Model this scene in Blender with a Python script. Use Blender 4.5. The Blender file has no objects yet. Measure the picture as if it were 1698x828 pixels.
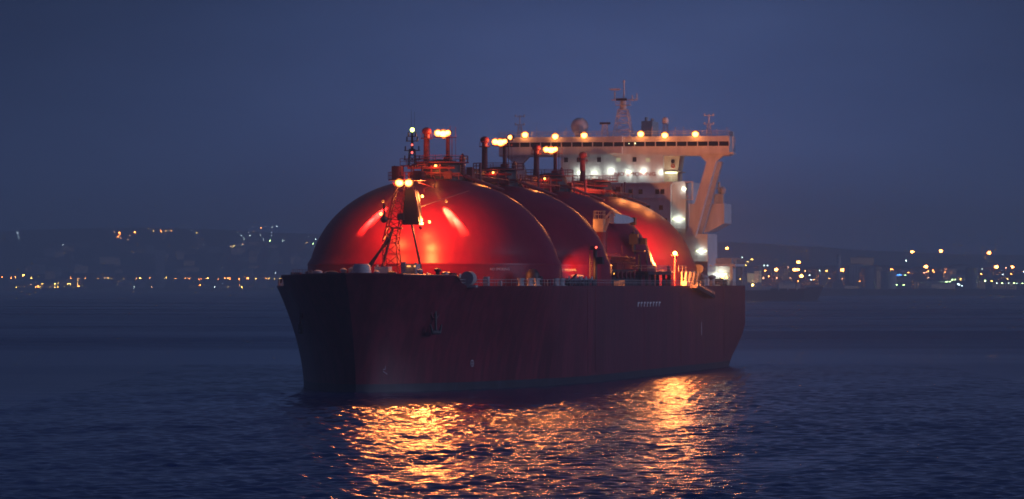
import bpy, math, random
import numpy as np
from mathutils import Vector, Matrix

random.seed(11)
rng = np.random.default_rng(5)
scene = bpy.context.scene
COL = scene.collection
R = math.radians

# ------------------------------------------------------------------ camera
cam_d = bpy.data.cameras.new('camera')
cam = bpy.data.objects.new('camera', cam_d)
COL.objects.link(cam)
scene.camera = cam
cam.location = (0, 0, 17.54)
cam.rotation_euler = (R(90), 0, 0)
cam_d.sensor_width = 36.0
cam_d.lens = 36.0 * 7537 / 1698
cam_d.shift_y = -(414 - 472.4) / 1698
cam_d.clip_start = 1.0
cam_d.clip_end = 40000
cam_d.dof.use_dof = True
cam_d.dof.focus_distance = 840
cam_d.dof.aperture_fstop = 3.0

# ------------------------------------------------------------------ sky, sun, exposure
SUN_EL, SUN_ROT = 2.0, 104.0           # last light, low on the right behind the viewer
world = bpy.data.worlds.new('World')
scene.world = world
world.use_nodes = True
wn = world.node_tree
wn.nodes.clear()
w_out = wn.nodes.new('ShaderNodeOutputWorld')
w_bg = wn.nodes.new('ShaderNodeBackground')
w_sky = wn.nodes.new('ShaderNodeTexSky')
w_sky.sky_type = 'NISHITA'
w_sky.sun_disc = False
w_sky.sun_elevation = R(SUN_EL)
w_sky.sun_rotation = R(SUN_ROT)
w_sky.air_density = 1.0
w_sky.dust_density = 0.3
w_sky.ozone_density = 4.0
# thick dusk overcast: the clear sky is filtered through an even blue cloud deck with broad soft patches
w_mul = wn.nodes.new('ShaderNodeMix'); w_mul.data_type = 'RGBA'; w_mul.blend_type = 'MIX'
w_mul.inputs[0].default_value = 0.97
w_tc = wn.nodes.new('ShaderNodeTexCoord')
w_noise = wn.nodes.new('ShaderNodeTexNoise')
w_noise.inputs['Scale'].default_value = 14.0
w_noise.inputs['Detail'].default_value = 5.0
w_map = wn.nodes.new('ShaderNodeMapping'); w_map.inputs['Scale'].default_value = (1, 1, 3.0)
w_ramp = wn.nodes.new('ShaderNodeValToRGB')
w_ramp.color_ramp.elements[0].position = 0.30; w_ramp.color_ramp.elements[0].color = (0.33, 0.68, 1.98, 1)
w_ramp.color_ramp.elements[1].position = 0.72; w_ramp.color_ramp.elements[1].color = (0.52, 0.96, 2.56, 1)
wn.links.new(w_tc.outputs['Generated'], w_map.inputs['Vector'])
wn.links.new(w_map.outputs['Vector'], w_noise.inputs['Vector'])
wn.links.new(w_noise.outputs['Fac'], w_ramp.inputs['Fac'])
wn.links.new(w_sky.outputs['Color'], w_mul.inputs[6])
wn.links.new(w_ramp.outputs['Color'], w_mul.inputs[7])
# last glow of dusk low in the sky beyond the bay: brightest over the ship's quarter, fading widely to both sides
w_dot = wn.nodes.new('ShaderNodeVectorMath'); w_dot.operation = 'DOT_PRODUCT'
w_dot.inputs[1].default_value = Vector((0.02, 1.0, 0.03)).normalized()
w_nrm = wn.nodes.new('ShaderNodeVectorMath'); w_nrm.operation = 'NORMALIZE'
wn.links.new(w_tc.outputs['Generated'], w_nrm.inputs[0]); wn.links.new(w_nrm.outputs['Vector'], w_dot.inputs[0])
w_acos = wn.nodes.new('ShaderNodeMath'); w_acos.operation = 'ARCCOSINE'; w_acos.use_clamp = False
wn.links.new(w_dot.outputs['Value'], w_acos.inputs[0])
w_glow = wn.nodes.new('ShaderNodeMapRange'); w_glow.interpolation_type = 'SMOOTHERSTEP'
w_glow.inputs['From Min'].default_value = R(-4); w_glow.inputs['From Max'].default_value = R(9.5)
w_glow.inputs['To Min'].default_value = 1.28; w_glow.inputs['To Max'].default_value = 0.34
wn.links.new(w_acos.outputs['Value'], w_glow.inputs['Value'])
w_fin = wn.nodes.new('ShaderNodeVectorMath'); w_fin.operation = 'SCALE'
w_sep = wn.nodes.new('ShaderNodeSeparateXYZ'); wn.links.new(w_nrm.outputs['Vector'], w_sep.inputs['Vector'])
w_low = wn.nodes.new('ShaderNodeMapRange'); w_low.interpolation_type = 'SMOOTHSTEP'      # paler air low over the horizon, all the way round
w_low.inputs['From Min'].default_value = 0.0; w_low.inputs['From Max'].default_value = 0.075
w_low.inputs['To Min'].default_value = 2.0; w_low.inputs['To Max'].default_value = 1.0
w_m2 = wn.nodes.new('ShaderNodeMath'); w_m2.operation = 'MULTIPLY'
wn.links.new(w_sep.outputs['Z'], w_low.inputs['Value']); wn.links.new(w_low.outputs['Result'], w_m2.inputs[0]); wn.links.new(w_glow.outputs['Result'], w_m2.inputs[1])
wn.links.new(w_mul.outputs[2], w_fin.inputs[0]); wn.links.new(w_m2.outputs['Value'], w_fin.inputs['Scale'])
wn.links.new(w_fin.outputs['Vector'], w_bg.inputs['Color'])
w_bg.inputs['Strength'].default_value = 0.10
wn.links.new(w_bg.outputs['Background'], w_out.inputs['Surface'])

sun_d = bpy.data.lights.new('sun', 'SUN')
sun = bpy.data.objects.new('sun', sun_d)
COL.objects.link(sun)
sun_d.energy = 0.8
sun_d.angle = R(20)
sun_d.color = (0.60, 0.64, 1.0)
# direction towards the sun: azimuth measured clockwise from +Y
_az, _el = R(SUN_ROT), R(14)
_d = Vector((math.sin(_az) * math.cos(_el), math.cos(_az) * math.cos(_el), math.sin(_el)))
sun.rotation_euler = _d.to_track_quat('Z', 'Y').to_euler()
sun.location = (300, -200, 120)

scene.view_settings.view_transform = 'Standard'
scene.view_settings.look = 'None'
scene.view_settings.exposure = 0.0
scene.view_settings.gamma = 1.0
scene.render.engine = 'CYCLES'
cy = scene.cycles
cy.use_denoising = True
cy.max_bounces = 5
cy.diffuse_bounces = 2
cy.glossy_bounces = 3
cy.transmission_bounces = 2
cy.volume_bounces = 3
cy.sample_clamp_indirect = 2.0
cy.sample_clamp_direct = 40.0
cy.pixel_filter_type = 'BLACKMAN_HARRIS'
cy.filter_width = 1.7

# ------------------------------------------------------------------ materials
def mat(name, base, rough=0.5, metallic=0.0, var=0.12, scale=0.6, bump=0.0, coat=0.0, stretch=(1, 1, 1), stain=0.0, emit=None, estr=0.0, spec=0.5):
    m = bpy.data.materials.new(name)
    m.use_nodes = True
    nt = m.node_tree
    p = nt.nodes['Principled BSDF']
    tc = nt.nodes.new('ShaderNodeTexCoord')
    mp = nt.nodes.new('ShaderNodeMapping'); mp.inputs['Scale'].default_value = stretch
    nz = nt.nodes.new('ShaderNodeTexNoise')
    nz.inputs['Scale'].default_value = scale; nz.inputs['Detail'].default_value = 5; nz.inputs['Roughness'].default_value = 0.6
    rp = nt.nodes.new('ShaderNodeValToRGB')
    b = Vector(base)
    rp.color_ramp.elements[0].position = 0.3; rp.color_ramp.elements[0].color = tuple(b * (1 - var)) + (1,)
    rp.color_ramp.elements[1].position = 0.7; rp.color_ramp.elements[1].color = tuple(b * (1 + var)) + (1,)
    L = nt.links.new
    L(tc.outputs['Object'], mp.inputs['Vector']); L(mp.outputs['Vector'], nz.inputs['Vector']); L(nz.outputs['Fac'], rp.inputs['Fac'])
    col = rp.outputs['Color']
    if stain > 0:
        mp2 = nt.nodes.new('ShaderNodeMapping'); mp2.inputs['Scale'].default_value = (0.9, 0.9, 0.05)
        n2 = nt.nodes.new('ShaderNodeTexNoise'); n2.inputs['Scale'].default_value = 1.0; n2.inputs['Detail'].default_value = 4
        r2 = nt.nodes.new('ShaderNodeValToRGB')
        r2.color_ramp.elements[0].position = 0.42; r2.color_ramp.elements[0].color = (1 - stain,) * 3 + (1,)
        r2.color_ramp.elements[1].position = 0.6; r2.color_ramp.elements[1].color = (1, 1, 1, 1)
        mx = nt.nodes.new('ShaderNodeMix'); mx.data_type = 'RGBA'; mx.blend_type = 'MULTIPLY'; mx.inputs[0].default_value = 1.0
        L(tc.outputs['Object'], mp2.inputs['Vector']); L(mp2.outputs['Vector'], n2.inputs['Vector']); L(n2.outputs['Fac'], r2.inputs['Fac'])
        L(col, mx.inputs[6]); L(r2.outputs['Color'], mx.inputs[7]); col = mx.outputs[2]
    L(col, p.inputs['Base Color'])
    p.inputs['Roughness'].default_value = rough
    p.inputs['Metallic'].default_value = metallic
    p.inputs['Coat Weight'].default_value = coat
    p.inputs['Coat Roughness'].default_value = 0.18
    p.inputs['Specular IOR Level'].default_value = spec
    if bump > 0:
        bp = nt.nodes.new('ShaderNodeBump'); bp.inputs['Strength'].default_value = bump; bp.inputs['Distance'].default_value = 0.3
        L(nz.outputs['Fac'], bp.inputs['Height']); L(bp.outputs['Normal'], p.inputs['Normal'])
    if emit:
        p.inputs['Emission Color'].default_value = tuple(emit) + (1,)
        p.inputs['Emission Strength'].default_value = estr
    return m

M = {}
M['hull'] = mat('red_hull_paint', (0.155, 0.018, 0.032), rough=0.42, var=0.28, scale=0.12, stretch=(1, 1, 0.35), stain=0.34, bump=0.05)
M['boot'] = mat('boot_topping_paint', (0.035, 0.037, 0.05), rough=0.5, var=0.3, scale=0.4, stain=0.2)
M['tank'] = mat('tank_cover_paint', (0.25, 0.008, 0.034), rough=0.36, var=0.09, scale=0.10, stretch=(1, 1, 0.25), stain=0.12, bump=0.03, spec=0.3)
M['red'] = mat('red_steel_paint', (0.25, 0.022, 0.024), rough=0.5, var=0.25, scale=1.2, stain=0.2)
M['deck'] = mat('deck_paint', (0.14, 0.035, 0.032), rough=0.7, var=0.3, scale=0.5)
M['white'] = mat('white_superstructure_paint', (0.74, 0.74, 0.76), rough=0.45, var=0.06, scale=0.3, stain=0.12)
M['grey'] = mat('grey_machinery_paint', (0.44, 0.46, 0.48), rough=0.5, var=0.2, scale=1.5)
M['dark'] = mat('dark_steel', (0.035, 0.028, 0.035), rough=0.55, var=0.3, scale=2.0)
M['glass'] = mat('dark_window_glass', (0.012, 0.016, 0.022), rough=0.12, var=0.1, scale=1.0)
M['letter'] = mat('white_lettering_paint', (0.72, 0.72, 0.74), rough=0.6, var=0.1, scale=3)
M['redletter'] = mat('red_lettering_paint', (0.30, 0.03, 0.03), rough=0.6, var=0.1, scale=3)
M['crane'] = mat('cream_crane_paint', (0.62, 0.55, 0.40), rough=0.5, var=0.12, scale=1.0, stain=0.15)
M['rope'] = mat('pale_canvas', (0.42, 0.40, 0.38), rough=0.9, var=0.15, scale=3.0)

def emat(name, col, strength, sample=False):
    m = bpy.data.materials.new(name); m.use_nodes = True
    nt = m.node_tree; p = nt.nodes['Principled BSDF']
    tc = nt.nodes.new('ShaderNodeTexCoord'); nz = nt.nodes.new('ShaderNodeTexNoise'); nz.inputs['Scale'].default_value = 2.0
    mr = nt.nodes.new('ShaderNodeMapRange'); mr.inputs['To Min'].default_value = strength * 0.85; mr.inputs['To Max'].default_value = strength * 1.15
    nt.links.new(tc.outputs['Object'], nz.inputs['Vector']); nt.links.new(nz.outputs['Fac'], mr.inputs['Value'])
    nt.links.new(mr.outputs['Result'], p.inputs['Emission Strength'])
    p.inputs['Base Color'].default_value = (0.5, 0.5, 0.5, 1)
    p.inputs['Emission Color'].default_value = tuple(col) + (1,)
    m.cycles.emission_sampling = 'FRONT' if sample else 'NONE'
    return m

SODIUM = (1.0, 0.27, 0.06)
M['lens_sodium'] = emat('sodium_lamp_glass', (1.0, 0.42, 0.07), 11)
M['halo_rim'] = emat('lamp_halo_rim', (1.0, 0.20, 0.012), 1.5)  # glowing ring stands in for the halo round each floodlight
M['lens_small'] = emat('small_sodium_lamp_glass', (1.0, 0.34, 0.08), 2.2)
M['lens_white'] = emat('fluorescent_lamp_glass', (0.88, 1.0, 0.50), 3.5)
M['lens_red'] = emat('red_signal_lamp_glass', (1.0, 0.08, 0.05), 6)
M['lens_green'] = emat('green_yellow_signal_lamp_glass', (0.75, 1.0, 0.15), 10)
M['lit_room'] = emat('lit_window_glass', (1.0, 0.80, 0.45), 0.9)
M['lit_dim'] = emat('dimly_lit_window_glass', (0.8, 0.9, 0.45), 0.30)

# ------------------------------------------------------------------ geometry helpers
class MB:
    """collects shapes given as (u aft, v port, z up) and builds ONE mesh; y = -v keeps it right-handed in the ship's frame"""
    def __init__(s, flip=True):
        s.v = []; s.f = []; s.k = -1 if flip else 1
    def pts(s, l):
        n = len(s.v); s.v += [(a, s.k * b, c) for a, b, c in l]; return n
    def box(s, u0, u1, v0, v1, z0, z1):
        n = s.pts([(u0, v0, z0), (u1, v0, z0), (u1, v1, z0), (u0, v1, z0), (u0, v0, z1), (u1, v0, z1), (u1, v1, z1), (u0, v1, z1)])
        s.f += [tuple(n + i for i in q) for q in ((0, 3, 2, 1), (4, 5, 6, 7), (0, 1, 5, 4), (1, 2, 6, 5), (2, 3, 7, 6), (3, 0, 4, 7))]
        return s
    def prism(s, poly, a0, a1, axis='u'):
        """poly of 2-d points: axis u -> (v,z), axis v -> (u,z), axis z -> (u,v)"""
        def P(p, a):
            return {'u': (a, p[0], p[1]), 'v': (p[0], a, p[1]), 'z': (p[0], p[1], a)}[axis]
        m = len(poly)
        n = s.pts([P(p, a0) for p in poly] + [P(p, a1) for p in poly])
        s.f.append(tuple(n + i for i in range(m))); s.f.append(tuple(n + m + i for i in reversed(range(m))))
        for i in range(m):
            j = (i + 1) % m
            s.f.append((n + i, n + j, n + m + j, n + m + i))
        return s
    def tube(s, p, q, r, r2=None, n=8, caps=True):
        p = Vector(p); q = Vector(q); r2 = r if r2 is None else r2
        d = (q - p).normalized()
        a = d.orthogonal().normalized(); b = d.cross(a)
        base = s.pts([tuple(p + (a * math.cos(t) + b * math.sin(t)) * r) for t in [2 * math.pi * i / n for i in range(n)]] +
                     [tuple(q + (a * math.cos(t) + b * math.sin(t)) * r2) for t in [2 * math.pi * i / n for i in range(n)]])
        for i in range(n):
            j = (i + 1) % n
            s.f.append((base + i, base + j, base + n + j, base + n + i))
        if caps:
            s.f.append(tuple(base + i for i in reversed(range(n)))); s.f.append(tuple(base + n + i for i in range(n)))
        return s
    def lathe(s, c, prof, n=24):
        """prof: list of (radius, z) bottom to top, about vertical axis through c=(u,v)"""
        b0 = len(s.v)
        for r, z in prof:
            s.pts([(c[0] + r * math.cos(2 * math.pi * i / n), c[1] + r * math.sin(2 * math.pi * i / n), z) for i in range(n)])
        for k in range(len(prof) - 1):
            for i in range(n):
                j = (i + 1) % n
                s.f.append((b0 + k * n + i, b0 + k * n + j, b0 + (k + 1) * n + j, b0 + (k + 1) * n + i))
        s.f.append(tuple(b0 + i for i in reversed(range(n)))); e = b0 + (len(prof) - 1) * n
        s.f.append(tuple(e + i for i in range(n)))
        return s
    def ball(s, c, r, n=12, sz=1.0):
        m = n // 2
        prof = [(max(0.001, r * math.sin(math.pi * k / m)), c[2] - sz * r * math.cos(math.pi * k / m)) for k in range(m + 1)]
        return s.lathe((c[0], c[1]), prof, n)
    def rail(s, pts, h=1.1, step=2.0, r=0.05, closed=False):
        """open pipe railing along a polyline"""
        P = [Vector(p) for p in pts]
        if closed: P.append(P[0])
        for a, b in zip(P[:-1], P[1:]):
            L = (b - a).length
            for zz in (h, h * 0.55):
                s.tube(a + Vector((0, 0, zz)), b + Vector((0, 0, zz)), r, n=4, caps=False)
            k = max(1, int(L / step))
            for i in range(k + 1):
                q = a.lerp(b, i / k)
                s.tube(q, q + Vector((0, 0, h)), r * 1.1, n=4, caps=False)
        return s
    def truss(s, p, q, w0, w1, r=0.09, bays=6):
        """square lattice tower from p to q"""
        p = Vector(p); q = Vector(q); d = (q - p).normalized()
        a = Vector((1, 0, 0)) - d * d.x; a.normalize(); b = d.cross(a)
        cor = []
        for i in range(bays + 1):
            t = i / bays; c = p.lerp(q, t); w = (w0 + (w1 - w0) * t) / 2
            cor.append([c + a * w * x + b * w * y for x, y in ((1, 1), (-1, 1), (-1, -1), (1, -1))])
        for i in range(bays):
            for k in range(4):
                s.tube(cor[i][k], cor[i + 1][k], r, n=4, caps=False)
                s.tube(cor[i][k], cor[i + 1][(k + 1) % 4], r * 0.7, n=4, caps=False)
                s.tube(cor[i + 1][k], cor[i + 1][(k + 1) % 4], r * 0.7, n=4, caps=False)
        return s
    def mesh(s, name, smooth=False):
        me = bpy.data.meshes.new(name)
        me.from_pydata(s.v, [], s.f)
        me.validate()
        import bmesh
        bm = bmesh.new(); bm.from_mesh(me)
        bmesh.ops.recalc_face_normals(bm, faces=bm.faces)
        if smooth:
            for f in bm.faces: f.smooth = True
            for e in bm.edges:
                if len(e.link_faces) == 2 and e.calc_face_angle(0) > R(38): e.smooth = False
        bm.to_mesh(me); bm.free()
        return me
    def build(s, name, material, parent=None, label=None, smooth=False, loc=None, **props):
        o = bpy.data.objects.new(name, s.mesh(name, smooth))
        o.data.materials.append(material)
        COL.objects.link(o)
        if parent: o.parent = parent
        if loc: o.location = loc
        if label: o['label'] = label
        for k, v in props.items(): o[k] = v
        return o

def part(name, mesh, parent, loc=(0, 0, 0), rotz=0, label=None):
    o = bpy.data.objects.new(name, mesh); COL.objects.link(o); o.parent = parent
    o.location = loc; o.rotation_euler = (0, 0, rotz)
    if label: o['label'] = label
    return o

def thing(name, label, cat, loc=(0, 0, 0), rotz=0, group=None):
    o = bpy.data.objects.new(name, None); COL.objects.link(o)
    o.empty_display_size = 5
    o.location = loc; o.rotation_euler = (0, 0, rotz); o['label'] = label; o['category'] = cat
    if group: o['group'] = group
    return o

def S(u, v, z): return (u, -v, z)      # ship frame -> object frame of the ship's empty

# ------------------------------------------------------------------ water
def build_water():
    xs = np.concatenate([np.linspace(-7000, -600, 40)[:-1], np.linspace(-600, -72, 70)[:-1], np.arange(-72, 92, 0.22),
                         np.linspace(92, 600, 70)[1:], np.linspace(600, 7000, 40)[1:]])
    ys = [-250.0, 0.0, 150.0, 250.0, 320.0]
    y = 345.0
    while y < 14500:
        ys.append(y)
        y += max(0.22, (y / 345.0) ** 2 * 0.22 if y < 1000 else (y / 1000.0) ** 2 * 6.0)
    ys.append(14550.0)
    ys = np.array(ys)
    X, Y = np.meshgrid(xs, ys)
    Z = np.zeros_like(X)
    dy = np.gradient(ys)[:, None]; dx = np.gradient(xs)[None, :]
    lam = np.concatenate([np.geomspace(0.7, 9, 60)])
    for L in lam:
        k = 2 * np.pi / L
        th = rng.normal(R(-60), R(48))          # wind chop running obliquely towards the viewer
        ph = rng.uniform(0, 2 * np.pi)
        slope = 0.038 if L < 3 else (0.026 if L < 6 else 0.014)
        a = slope / k
        kx, kyy = k * math.cos(th), k * math.sin(th)
        # amplitude dies where the grid can no longer carry the wave
        lim = np.clip(2.2 - 2.0 * (np.abs(kx) * dx + np.abs(kyy) * dy) / 1.9, 0, 1)
        Z += a * lim * np.sin(kx * X + kyy * Y + ph + 0.5 * np.sin(0.021 * X * (1 + 0.1 * L) + 0.017 * Y + L))
    # gusty cells: ripples stand higher in some patches than in others
    G = np.zeros_like(X)
    for L in (14, 19, 27, 38, 55, 80):
        th = rng.uniform(0, np.pi); G += np.sin(2 * np.pi / L * (X * math.cos(th) + 0.45 * Y * math.sin(th)) + rng.uniform(0, 6.28))
    Z *= 1.0 + 0.22 * G / 1.7
    ny, nx = X.shape
    me = bpy.data.meshes.new('water')
    co = np.stack([X, Y, Z], -1).reshape(-1, 3).astype(np.float32)
    idx = np.arange(ny * nx).reshape(ny, nx)
    q = np.stack([idx[:-1, :-1], idx[:-1, 1:], idx[1:, 1:], idx[1:, :-1]], -1).reshape(-1, 4).astype(np.int32)
    me.vertices.add(len(co)); me.vertices.foreach_set('co', co.ravel())
    me.loops.add(q.size); me.loops.foreach_set('vertex_index', q.ravel())
    me.polygons.add(len(q)); me.polygons.foreach_set('loop_start', np.arange(0, q.size, 4, dtype=np.int32))
    me.polygons.foreach_set('use_smooth', np.ones(len(q), dtype=bool))
    me.update(calc_edges=True)
    o = bpy.data.objects.new('water', me); COL.objects.link(o)
    o['kind'] = 'structure'
    m = bpy.data.materials.new('sea_water'); m.use_nodes = True
    nt = m.node_tree; p = nt.nodes['Principled BSDF']; Lk = nt.links.new
    p.inputs['Base Color'].default_value = (0.006, 0.022, 0.115, 1)
    p.inputs['IOR'].default_value = 1.34
    tc = nt.nodes.new('ShaderNodeTexCoord')
    # slicks and breeze lanes: long streaks of rougher and calmer water
    mp = nt.nodes.new('ShaderNodeMapping'); mp.inputs['Scale'].default_value = (0.0022, 0.0050, 1)
    nz = nt.nodes.new('ShaderNodeTexNoise'); nz.inputs['Scale'].default_value = 1.0; nz.inputs['Detail'].default_value = 5; nz.inputs['Distortion'].default_value = 0.6
    mr = nt.nodes.new('ShaderNodeMapRange'); mr.inputs['From Min'].default_value = 0.38; mr.inputs['From Max'].default_value = 0.62
    mr.inputs['To Min'].default_value = 0.19; mr.inputs['To Max'].default_value = 0.30
    Lk(tc.outputs['Object'], mp.inputs['Vector']); Lk(mp.outputs['Vector'], nz.inputs['Vector']); Lk(nz.outputs['Fac'], mr.inputs['Value'])
    sep = nt.nodes.new('ShaderNodeSeparateXYZ'); Lk(tc.outputs['Object'], sep.inputs['Vector'])
    far = nt.nodes.new('ShaderNodeMapRange'); far.inputs['From Min'].default_value = 650; far.inputs['From Max'].default_value = 1400
    Lk(sep.outputs['Y'], far.inputs['Value'])            # ripples finer than the mesh far out become microfacet roughness
    mxr = nt.nodes.new('ShaderNodeMix'); Lk(far.outputs['Result'], mxr.inputs[0]); mxr.inputs[2].default_value = 0.13
    Lk(mr.outputs['Result'], mxr.inputs[3]); Lk(mxr.outputs[0], p.inputs['Roughness'])
    mp2 = nt.nodes.new('ShaderNodeMapping'); mp2.inputs['Scale'].default_value = (1.2, 0.8, 1); mp2.inputs['Rotation'].default_value = (0, 0, R(25))
    n2 = nt.nodes.new('ShaderNodeTexNoise'); n2.inputs['Scale'].default_value = 2.6; n2.inputs['Detail'].default_value = 4
    bp = nt.nodes.new('ShaderNodeBump'); bp.inputs['Strength'].default_value = 0.22; bp.inputs['Distance'].default_value = 0.05
    Lk(tc.outputs['Object'], mp2.inputs['Vector']); Lk(mp2.outputs['Vector'], n2.inputs['Vector']); Lk(n2.outputs['Fac'], bp.inputs['Height'])
    # beyond the fine mesh the chop goes on as relief in the surface
    mp3 = nt.nodes.new('ShaderNodeMapping'); mp3.inputs['Scale'].default_value = (0.5, 0.22, 1)
    n3 = nt.nodes.new('ShaderNodeTexNoise'); n3.inputs['Scale'].default_value = 0.9; n3.inputs['Detail'].default_value = 5
    b3 = nt.nodes.new('ShaderNodeBump'); b3.inputs['Distance'].default_value = 0.5
    ml = nt.nodes.new('ShaderNodeMath'); ml.operation = 'MULTIPLY'; ml.inputs[1].default_value = 0.35
    Lk(tc.outputs['Object'], mp3.inputs['Vector']); Lk(mp3.outputs['Vector'], n3.inputs['Vector']); Lk(n3.outputs['Fac'], b3.inputs['Height'])
    Lk(far.outputs['Result'], ml.inputs[0]); Lk(ml.outputs['Value'], b3.inputs['Strength'])
    Lk(bp.outputs['Normal'], b3.inputs['Normal']); Lk(b3.outputs['Normal'], p.inputs['Normal'])
    me.materials.append(m)
    print('water quads', len(q))
    return o
build_water()
# ------------------------------------------------------------------ the ship
ship = thing('gas_tanker', 'huge dark red gas tanker with four domed red tanks and a white bridge aft', 'ship',
             (-25.44, 740.5, 0), R(90 - 11.52))

def catmull(pts, n):
    P = np.array([pts[0]] + list(pts) + [pts[-1]], float)
    out = []
    m = len(pts) - 1
    for i in range(n + 1):
        t = i / n * m; k = min(int(t), m - 1); f = t - k
        a, b, c, d = P[k], P[k + 1], P[k + 2], P[k + 3]
        out.append(0.5 * ((2 * b) + (-a + c) * f + (2 * a - 5 * b + 4 * c - d) * f * f + (-a + 3 * b - 3 * c + d) * f ** 3))
    return np.array(out)

DECK_Z = 17.3
deck_c = catmull([(-6, 0), (-4.0, 4.3), (0, 8.6), (6, 12.4), (12, 15), (20, 18.3), (30, 21), (42, 23.4), (60, 24.5)], 40)
wl_c = catmull([(0, 0), (1.3, 2.1), (5.2, 5.4), (12, 9.6), (22, 13.6), (32, 16.6), (45, 20), (62, 22.9), (88, 24.5)], 40)

def top_z(u):                       # bulwark round the bow, then the open main deck
    if u < 11: return 19.0 + 0.3 * max(0, (4 - u)) / 10
    if u < 12.5: return 19.0 - (u - 11) / 1.5 * 1.7
    return DECK_Z

def half(i, z):
    w = max(0.0, min(1.12, z / DECK_Z)) ** 1.7
    return wl_c[i] * (1 - w) + deck_c[i] * w

aft_u = [100, 130, 160, 190, 215, 228, 238, 246, 252, 257, 260, 262]
ZL = [-2.0, 0.0, 0.7, 1.3, 1.301, 3, 5, 7, 9, 11, 13, 15, 16.4, DECK_Z]
def aft_half(u, z):
    v = 24.5
    if u > 222:
        v -= 3.4 * ((u - 222) / 40) ** 2 * max(0, 1 - z / 9.0) ** 1.3
    uu = u
    if u > 250: uu = 250 + (u - 250) * (1 - 0.36 * max(0, 1 - z / 8.0) ** 1.2)
    return uu, v

def hull_cols():
    cols = []
    for i in range(41):
        tz = top_z(half(i, DECK_Z)[0])
        cols.append([(half(i, z)[0], half(i, z)[1], z) for z in ZL] + [(half(i, tz)[0], half(i, tz)[1], max(tz, DECK_Z + 0.05))])
    for u in aft_u:
        cols.append([aft_half(u, z) + (z,) for z in ZL] + [aft_half(u, DECK_Z) + (DECK_Z + 0.05,)])
    return cols
cols = hull_cols()
nz = len(ZL) + 1
SPLIT = 3                            # ZL index of the boot-topping line
for nm, k0, k1, mt in (('boot_topping', 0, SPLIT, M['boot']), ('hull', SPLIT + 1, nz - 1, M['hull'])):
    b = MB()
    for side in (1, -1):
        base = len(b.v)
        for c in cols:
            b.pts([(p[0], side * p[1], p[2]) for p in c[k0:k1 + 1]])
        h = k1 - k0 + 1
        for i in range(len(cols) - 1):
            for k in range(h - 1):
                b.f.append((base + i * h + k, base + (i + 1) * h + k, base + (i + 1) * h + k + 1, base + i * h + k + 1))
    # transom
    h = k1 - k0 + 1; last = (len(cols) - 1) * h; off = len(cols) * h
    for k in range(h - 1):
        b.f.append((last + k, off + last + k, off + last + k + 1, last + k + 1))
    b.build(nm, mt, ship, smooth=True)
# inner face of the bulwark and its capping rail
b = MB()
prev = None
for side in (1, -1):
    for i in range(0, 33):
        (u0, v0), (u1, v1) = half(i, 19.0), half(i + 1, 19.0)
        z0, z1 = top_z(half(i, DECK_Z)[0]), top_z(half(i + 1, DECK_Z)[0])
        if z1 <= DECK_Z + 0.1: break
        b.tube((u0, side * v0, z0 + 0.05), (u1, side * v1, z1 + 0.05), 0.16, n=5)
b.build('bulwark_capping', M['hull'], ship)
# deck plate
b = MB()
outl = [(p[-2][0] + 0.05, max(0, p[-2][1] - 0.02)) for p in cols]
n = b.pts([(u, v, DECK_Z - 0.25) for u, v in outl] + [(u, -v, DECK_Z - 0.25) for u, v in outl])
for i in range(len(outl) - 1):
    b.f.append((n + i, n + i + 1, n + len(outl) + i + 1, n + len(outl) + i))
b.build('deck', M['deck'], ship)
# plate seams standing slightly proud on the port side (two doubled strakes) and rubbing line
b = MB()
for u in (74.5, 82, 133, 176, 232):
    b.box(u, u + 0.18, 24.49, 24.54, 2, 17.2)
b.box(60, 245, 24.49, 24.56, 16.75, 16.95)
b.build('plate_seam', M['hull'], ship)

# hull markings
def text_mesh(txt, size, name):
    cu = bpy.data.curves.new(name, 'FONT'); cu.body = txt; cu.size = size; cu.extrude = 0.02
    cu.align_x = 'CENTER'; cu.align_y = 'CENTER'; cu.resolution_u = 2
    tmp = bpy.data.objects.new('tmp', cu); COL.objects.link(tmp)
    dg = bpy.context.evaluated_depsgraph_get()
    me = bpy.data.meshes.new_from_object(tmp.evaluated_get(dg))
    bpy.data.objects.remove(tmp); bpy.data.curves.remove(cu)
    me.name = name
    return me

def strokes(name, u0, z0, du, n, h, r, material, v=24.53):
    b = MB()
    for i in range(n):
        w = 0.55 * du
        u = u0 + i * du
        b.box(u, u + w * 0.35, v - 0.02, v + 0.03, z0 - h / 2, z0 + h / 2)
        if i % 3 != 1: b.box(u + w * 0.35, u + w, v - 0.02, v + 0.03, z0 + h * (0.5 - 0.3), z0 + h / 2)
        if i % 2: b.box(u + w * 0.35, u + w, v - 0.02, v + 0.03, z0 - 0.15, z0 + 0.1)
    return b.build(name, material, ship)
for k in range(8):
    o = strokes('hull_letter', 126 + k * 3.4, 13.8, 3.4, 1, 0.9, 0, M['letter'])
    if k == 0: o['label'] = 'foremost of the small faded pale letters high on the red hull side'
b = MB(); b.box(201.8, 202.15, 24.51, 24.56, 7.2, 9.9)
b.build('draught_mark', M['letter'], ship, label='single upright white line on the hull side near the stern')
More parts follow.
